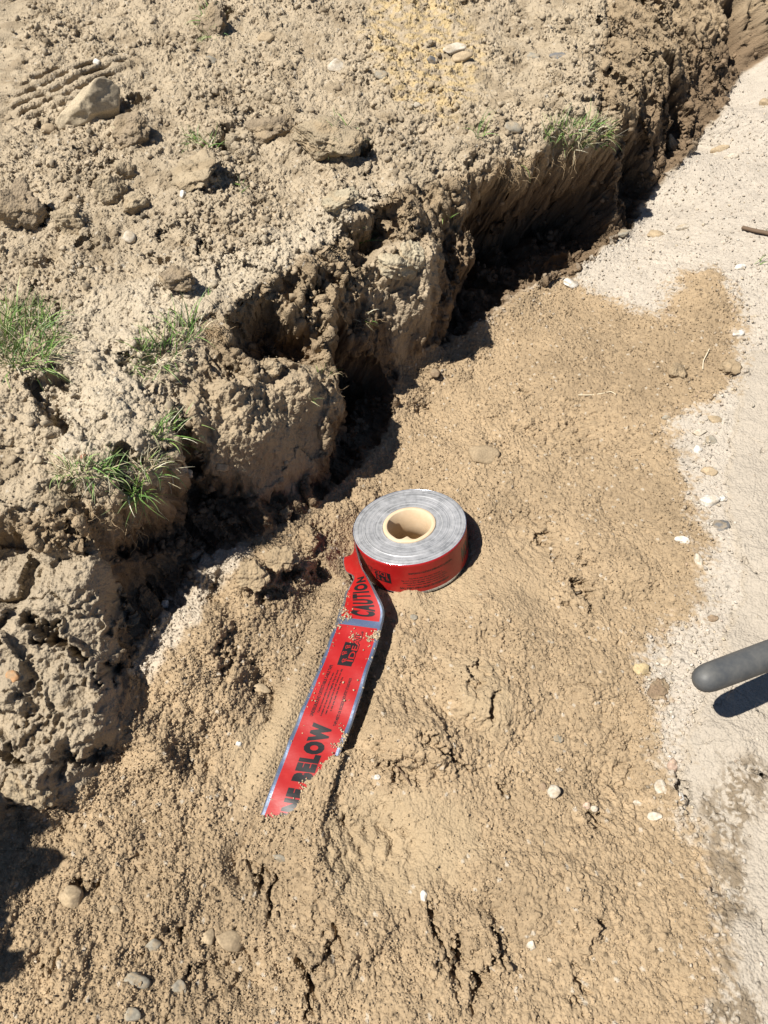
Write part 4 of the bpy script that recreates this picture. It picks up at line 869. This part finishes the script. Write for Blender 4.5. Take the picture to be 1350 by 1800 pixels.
def hull_stone(px, py, pts, c, label, lift):
    p, n_, sc = ground_at(px, py); bm = bmesh.new()
    for x, y, z in pts: bm.verts.new(((x-px)*sc, (py-y)*sc, z*sc))
    bmesh.ops.convex_hull(bm, input=bm.verts[:]); bmesh.ops.delete(bm, geom=[v for v in bm.verts if not v.link_faces], context='VERTS')
    bmesh.ops.triangulate(bm, faces=bm.faces[:]); bmesh.ops.subdivide_edges(bm, edges=bm.edges[:], cuts=11, use_grid_fill=True)
    for _ in range(2): bmesh.ops.smooth_vert(bm, verts=bm.verts[:], factor=.5, use_axis_x=True, use_axis_y=True, use_axis_z=True)
    V = np.array([v.co[:] for v in bm.verts]); F = [[v.index for v in f.verts] for f in bm.faces]; bm.free(); nv3 = V/np.linalg.norm(V, axis=1, keepdims=True)
    r3 = noise(V[:, 0]/.018, V[:, 1]/.018+V[:, 2]/.02, 5)*.0030+noise(V[:, 0]/.006, V[:, 1]/.006+V[:, 2]/.006, 6)*.0012+noise(V[:, 0]/.0025, V[:, 1]/.0025-V[:, 2]/.003, 7)*.0006
    V = V+nv3*r3[:, None]; tint = np.array(c)*(1+.12*noise(V[:, 0]/.03, V[:, 1]/.03, 8)+.08*noise(V[:, 0]/.006, V[:, 1]/.006, 9))[:, None]
    o = mk_mesh('stone', V, F, M_stone, tint=tint); x, y, z = RT, UP, -FW
    o.matrix_world = Matrix.Translation(Vector(p+lift*z)) @ rot_from_axes(x, y, z).to_4x4(); tag(o, label, 'stone'); return o
big_q = ST.pop(0)
hull_stone(152, 190, [(97,223,4),(109,233,6),(152,227,12),(170,214,20),(207,188,-6),(208,152,-8),(200,145,2),(187,143,10),(158,157,8),(138,178,4),(113,200,4),
    (112,214,18),(150,208,34),(168,186,38),(180,158,30),(150,180,26),(186,196,0),(176,205,-30),(120,228,-16),(200,190,-34),(120,190,-34),(195,150,-34)], (.37, .305, .21), big_q[6], .006)
for q in ST:
    kw = dict(q[7]); kw.setdefault('name', 'stone')
    stone(*q[:6], q[6], **kw)
# ------------------------------------------------------------------ loose crumbs, grains and gravel (uncountable)
vin = buf[buf >= 0]
fl = lambda A: A.reshape(-1)
tape_keep = np.zeros(len(Pf), bool)
def scatter(name, weight, count, smin, smax, power, label, sub=1, tintf=None, flat=(.5, .9), lift=.25):
    wv_ = np.clip(fl(weight)[vin], 0, None)*(pz_v**2); wv_ /= wv_.sum(); pick = rng.choice(vin, count, p=wv_)
    p = Pf[pick]+rng.normal(size=(count, 3))*.0012; nrm = Nf[pick]; nrm = nrm*.5+np.array([0, -.25, .45]); nrm /= np.linalg.norm(nrm, axis=1, keepdims=True)
    sz = smin*(smax/smin)**(rng.random(count)**power)
    base_, Fb = ICO[sub]; variants = []
    for k in range(24):
        r_ = np.random.default_rng(k+50); vv_ = rock_verts(sub, r_, 9, .24, 0.0)[0]; variants.append(vv_*(1+.12*r_.normal(size=(len(vv_), 1))))
    variants = np.array(variants); kk = rng.integers(0, 24, count); Vv = variants[kk]
    a = rng.uniform(0, 6.28, count); xa = np.stack([np.cos(a), np.sin(a), 0*a], 1); xa -= nrm*np.sum(xa*nrm, 1, keepdims=True); xa /= np.linalg.norm(xa, axis=1, keepdims=True); ya = np.cross(nrm, xa)
    sc = np.stack([sz, sz*rng.uniform(.6, .95, count), sz*rng.uniform(*flat, count)], 1)
    L_ = Vv*sc[:, None, :]*.5
    Wp = p[:, None, :]+L_[..., 0:1]*xa[:, None]+L_[..., 1:2]*ya[:, None]+L_[..., 2:3]*nrm[:, None]+(nrm*(sc[:, 2:3]*lift))[:, None]
    nv_ = len(base_); F = (Fb[None]+(np.arange(count)*nv_)[:, None, None]).reshape(-1, 3)
    c = tintf(pick, count); c = np.repeat(c, nv_, 0)
    o = mk_mesh(name, Wp.reshape(-1, 3), F, M_stone, tint=np.clip(c, .02, .9)); tag(o, label, kind='stuff'); return o
pz_v = pz[vin]
def tint_soil(pick, n): return Cf[pick]*rng.uniform(.82, 1.15, (n, 1))
def tint_gravel(pick, n):
    pal = np.array([STONE_COL[k] for k in ('pale', 'pale', 'pale', 'white', 'tan', 'tan', 'grey', 'yellow', 'pink', 'brown')]); return (pal[rng.integers(0, len(pal), n)]*.3+Cf[pick]*.7)*rng.uniform(.85, 1.1, (n, 1))
offroll = (rad > RR+.002) | (za > .2)
vis = np.ones_like(ss)*offroll
scatter('soil_crumbs', vis*(m_bank*(.3+rough)*(1-m_tr*.9)+m_wall*.35*(1-.8*solid)+m_ledge*.04), 4500, .003, .016, 2.6, 'loose dry earth crumbs strewn over the bank', sub=2, tintf=tint_soil)
scatter('soil_crumbs', vis*(m_bank*(1-m_tr*.7)+m_wall*.5*(1-.6*solid)+m_ledge*.2), 12000, .0015, .0042, 1.3, 'fine earth crumbs strewn over the bank', sub=1, tintf=tint_soil)
scatter('sand_grains', vis*m_sand*(1-m_smooth*.75)*(.7+patch+left_low), 66000, .0014, .0042, 2.0, 'clumped sand grains lying on the sand bed', sub=1, tintf=tint_soil, lift=.08)
edgeband = np.exp(-(grid_get(M_sand, ss, tt)/.02)**2)*(ss > .15)
scatter('gravel', vis*(m_grav*1.0+m_crust*.06+rimband*1.2+edgeband*1.3+m_sand*.02+m_chalk*.8), 9000, .0016, .0075, 3.0, 'loose pale gravel on the slope and along the sand edge', sub=1, tintf=tint_gravel, flat=(.45, .8))
# ------------------------------------------------------------------ grains lying on the tape
gV = []; cnt = 0; us_ = []; vs_ = []
def grains_at(px, py, spx, spy, n):
    for _ in range(n):
        us_.append((px+rng.normal()*spx, py+rng.normal()*spy))
grains_at(661, 1118, 4, 4, 90); grains_at(650, 1122, 6, 4, 30); grains_at(590, 1103, 9, 3, 35); grains_at(622, 1120, 4, 6, 22); grains_at(608, 1082, 5, 8, 60); grains_at(648, 1150, 7, 12, 9); grains_at(618, 1215, 10, 24, 8); grains_at(606, 1294, 5, 4, 30); grains_at(598, 1280, 4, 5, 8); grains_at(566, 1352, 8, 8, 30); grains_at(533, 1390, 6, 9, 30); grains_at(500, 1437, 12, 4, 50); grains_at(468, 1441, 6, 4, 30); grains_at(600, 1309, 8, 4, 50)
RU, RV = np.meshgrid(np.linspace(.06, UL-.03, 260), np.linspace(.01, .99, 50), indexing='ij'); RPp, RNn = rib_pn(RU, RV, np.zeros_like(RU)); rx_, ry_, _ = proj(RPp.reshape(-1, 3)); RPp = RPp.reshape(-1, 3); RNn = RNn.reshape(-1, 3)*RSGN
GVs = []; 
for (a, b) in us_:
    d = np.hypot(rx_-a, ry_-b); j = d.argmin()
    if d[j] > 4: continue
    GVs.append((RPp[j]+rng.normal(size=3)*.0006*np.array([1, 1, 0]), RNn[j]))
Vb, Fb = ICO[1]; V = []; F = []; Tn = []
for i, (p, n_) in enumerate(GVs):
    s_ = .0011*rng.uniform(.55, 1.4); q = Vb*(1+.25*rng.normal(size=(len(Vb), 1)))*s_
    V.append(p+n_*s_*.8+q); F.append(Fb+i*len(Vb)); Tn.append(np.repeat((np.array([.37, .29, .19])*rng.uniform(.7, 1.2))[None], len(Vb), 0))
tag(mk_mesh('sand_grains', np.concatenate(V), np.concatenate(F), M_stone, tint=np.concatenate(Tn)), 'loose sand grains scattered on the red tape', kind='stuff')
# ------------------------------------------------------------------ grass tufts, root tangles, straws, stick
GREEN = np.array([(.10, .20, .035), (.14, .26, .05), (.07, .15, .03), (.20, .30, .07)]); DRY = np.array([(.55, .50, .34), (.42, .36, .22), (.36, .28, .16), (.60, .56, .42)])
def tuft(px, py, n, lpx, sx, sy, bias, dry, label, wid=.0016, droop=.35, name='grass_tuft', cat='grass tuft', up=.6, spread=.6):
    r_ = np.random.default_rng(int(px*3+py)); V = []; F = []; Tn = []
    for b in range(n):
        a, rr = r_.uniform(0, 6.28), math.sqrt(r_.random()); p, nr, sc = ground_at(px+math.cos(a)*rr*sx, py+math.sin(a)*rr*sy)
        L_ = lpx*sc*r_.uniform(.45, 1.1); nr = nr/(np.linalg.norm(nr)+1e-9)
        out = math.cos(a)*rr*RT - math.sin(a)*rr*UP
        d = nr*.35+np.array([0, 0, up])+r_.normal(size=3)*spread*.55+out*.5+bias[0]*RT-bias[1]*UP; d /= np.linalg.norm(d)
        isd = r_.random() < dry; c = (DRY if isd else GREEN)[r_.integers(0, 4)]*r_.uniform(.8, 1.2)
        sd_ = np.cross(d, r_.normal(size=3)); sd_ /= np.linalg.norm(sd_); segs = 6; w0 = wid*r_.uniform(.6, 1.2)*(.6 if isd else 1); q = p-nr*.002
        curl = r_.normal(size=3)*.10; base_i = len(V)
        for k in range(segs+1):
            f = k/segs; ww = w0*(1-f**1.6)*.5+.0001; V.append(q-sd_*ww); V.append(q+sd_*ww)
            cc = c*(1-.0*f)+(DRY[0]-c)*(.35*f**3); Tn += [cc, cc]
            d = d+curl+np.array([0, 0, -droop*(.4+f)*.5]); d /= np.linalg.norm(d); q = q+d*L_/segs
        for k in range(segs): i = base_i+2*k; F.append((i, i+1, i+3, i+2))
    o = mk_mesh(name, np.array(V), np.array(F), M_leaf, tint=np.clip(np.array(Tn), .01, .9)); tag(o, label, cat); return o
for a in [
 (42,600,430,74,62,56,(.25,-.2),.25,'biggest lush green grass clump at the left edge of the bank'),
 (328,585,60,74,28,16,(.0,-.5),.25,'upright green tuft with tall stem above the shaded wall hollow'),
 (285,625,110,66,38,28,(.1,.1),.35,'sprawling green tuft just left of the wall hollow'),
 (250,640,50,48,20,30,(-.1,.1),.7,'sparse faded tuft left of the sprawling one'),
 (300,762,90,56,34,18,(.5,-.1),.3,'fresh green tuft leaning right above the shaded wall'),
 (150,830,150,56,50,16,(.2,.1),.5,'flattened half dry grass mat on the left block'),
 (195,822,34,50,12,20,(.1,-.3),.15,'upright green blades at the right end of the flattened mat'),
 (268,825,110,50,34,22,(.2,.0),.75,'bleached dry tuft on the corner of the left block'),
 (240,868,60,66,18,14,(.1,.5),.12,'hanging green tuft drooping from the corner of the left block'),
 (630,432,7,70,8,8,(.6,-.3),.15,'few long green blades arching over the bank edge'),
 (785,384,9,30,10,3,(.3,-.1),.2,'short green blades lying on the wall lip in the middle'),
 (1015,240,330,42,60,26,(.1,-.2),.45,'wide yellow green turf patch on the overhanging right rim'),
 (845,240,14,52,12,10,(.2,-.5),.1,'thin green sprig standing on the bank left of the turf patch'),
 (918,285,5,44,6,5,(.5,.3),.1,'two broad green blades bent over the right rim'),
 (372,46,80,38,22,22,(-.1,.1),.3,'green grass growing from the dark clod at the top'),
 (592,240,90,42,36,26,(.2,.1),.4,'grass on the right side of the largest turf clod'),
 (352,255,60,38,30,10,(-.2,-.1),.4,'thin grass on the upper edge of the largest flat clod'),
 (424,325,18,22,8,14,(.1,-.1),.2,'little green sprout right of the largest flat clod'),
 (215,235,16,26,12,10,(-.1,.0),.45,'yellowish sprout on the rooty clod under the large stone'),
 (545,705,9,30,6,4,(.3,-.1),.3,'short green sprout on the sunlit wall bulge'),
 (572,655,12,34,14,8,(.3,-.1),.45,'curled sprout at the top right of the wall bulge'),
 (598,622,9,28,3,4,(.3,-.1),.5,'tiny sprout on the shaded wall right of the bulge'),
 (640,560,16,30,16,8,(.3,.2),.75,'dry root tuft below the sunlit wall face'),
 (1330,462,6,36,8,3,(.5,.0),.2,'green blades at the right edge on the gravel slope'),
 (400,572,4,26,8,6,(-.1,.1),.8,'dry wisps above the wall hollow'),
 (365,520,3,52,3,3,(.0,-.9),.4,'single tall seed stalk standing on the bank edge')]: tuft(*a)
M_root, _, _ = simple('root_fibre', (.34, .25, .15), .9, 0, .1)
def tube(paths, name, mat, r0, parent=None, taper=True):
    V = []; F = []; s_ = 5
    for pth in paths:
        pth = np.array(pth); n = len(pth); tg = np.gradient(pth, axis=0); b0 = len(V)
        for i in range(n):
            t_ = tg[i]/(np.linalg.norm(tg[i])+1e-9); x = np.cross(t_, [.3, .5, .81]); x /= np.linalg.norm(x); y = np.cross(t_, x); r = r0*((1-.75*i/(n-1)) if taper else 1)
            for k in range(s_): a = 6.2832*k/s_; V.append(pth[i]+r*(math.cos(a)*x+math.sin(a)*y))
        for i in range(n-1):
            for k in range(s_): F.append((b0+i*s_+k, b0+i*s_+(k+1) % s_, b0+(i+1)*s_+(k+1) % s_, b0+(i+1)*s_+k))
    return mk_mesh(name, np.array(V), F, mat, parent)
def roots(px, py, n, lpx, sx, sy, label):
    r_ = np.random.default_rng(int(px+py*3)); ps = []
    for _ in range(n):
        p, nr, sc = ground_at(px+r_.uniform(-1, 1)*sx, py+r_.uniform(-1, 1)*sy); nr = nr/(np.linalg.norm(nr)+1e-9); q = p+nr*.001; d = nr*.5+np.array([0, 0, -.5])+r_.normal(size=3)*.6; path = [q]
        L_ = lpx*sc*r_.uniform(.4, 1.2)
        for k in range(9): d = d/np.linalg.norm(d)+r_.normal(size=3)*.45+np.array([0, -.05, -.15]); d /= np.linalg.norm(d); q = q+d*L_/9; path.append(q)
        ps.append(path)
    tag(tube(ps, 'hanging_roots', M_root, .00055), label, 'roots')
for a in [(140,905,46,40,60,26,'fine roots hanging under the left turf block'), (230,930,22,40,24,20,'roots dangling under the corner of the left block'), (380,585,90,38,18,8,'root mat along the lip of the wall hollow'),
          (440,590,8,36,14,10,'pair of pale roots dangling inside the wall hollow'), (985,285,60,34,60,16,'roots hanging under the right turf patch'), (895,300,60,30,24,26,'root tangle on the rim left of the right turf patch'),
          (575,670,14,40,20,20,'curled pale roots on the right corner of the wall bulge'), (650,568,14,34,16,10,'roots on the wall below the sunlit face'), (330,430,8,20,6,5,'wispy rootlets lying on the bank edge'), (360,560,24,34,26,16,'rootlets around the tall grass tuft'),
          (225,245,16,26,16,16,'rootlets on the clod under the large stone'), (520,225,30,24,16,10,'rootlets on the largest turf clod')]: roots(*a)
M_straw, _, _ = simple('straw', (.58, .50, .36), .7, 0, .25)
def lay_line(pts, r0, name, label, cat, mat, lift=.0012):
    out = []
    for a, b in pts: p, nr, _ = ground_at(a, b); out.append(p+np.array([0, -.2, .9])*(r0+lift))
    out = np.array(out); k = np.linspace(0, len(out)-1, 24); i = np.minimum(k.astype(int), len(out)-2); f = (k-i)[:, None]; out = out[i]*(1-f)+out[i+1]*f
    for _ in range(4): out[1:-1] = (out[:-2]+out[1:-1]*2+out[2:])/4
    tag(tube([out], name, mat, r0, taper=False), label, cat)
lay_line([(1014,694), (1035,694), (1060,691), (1074,688), (1083,694)], .0009, 'straw', 'thin curved pale straw lying across the middle of the sand', 'straw', M_straw)
lay_line([(1232,650), (1236,634), (1242,622), (1246,614)], .0011, 'straw', 'short pale straw standing near the upper right sand edge', 'straw', M_straw)
M_wood, _, _ = simple('bark', (.13, .09, .06), .85, 0, .2)
lay_line([(1302,402), (1322,408), (1345,413), (1375,420)], .0042, 'stick', 'short brown stick at the right edge of the gravel slope', 'stick', M_wood, lift=.002)
lay_line([(700,1352), (712,1362), (722,1380)], .0010, 'straw', 'tiny dark twig in the sand right of the buried tape', 'twig', M_wood)
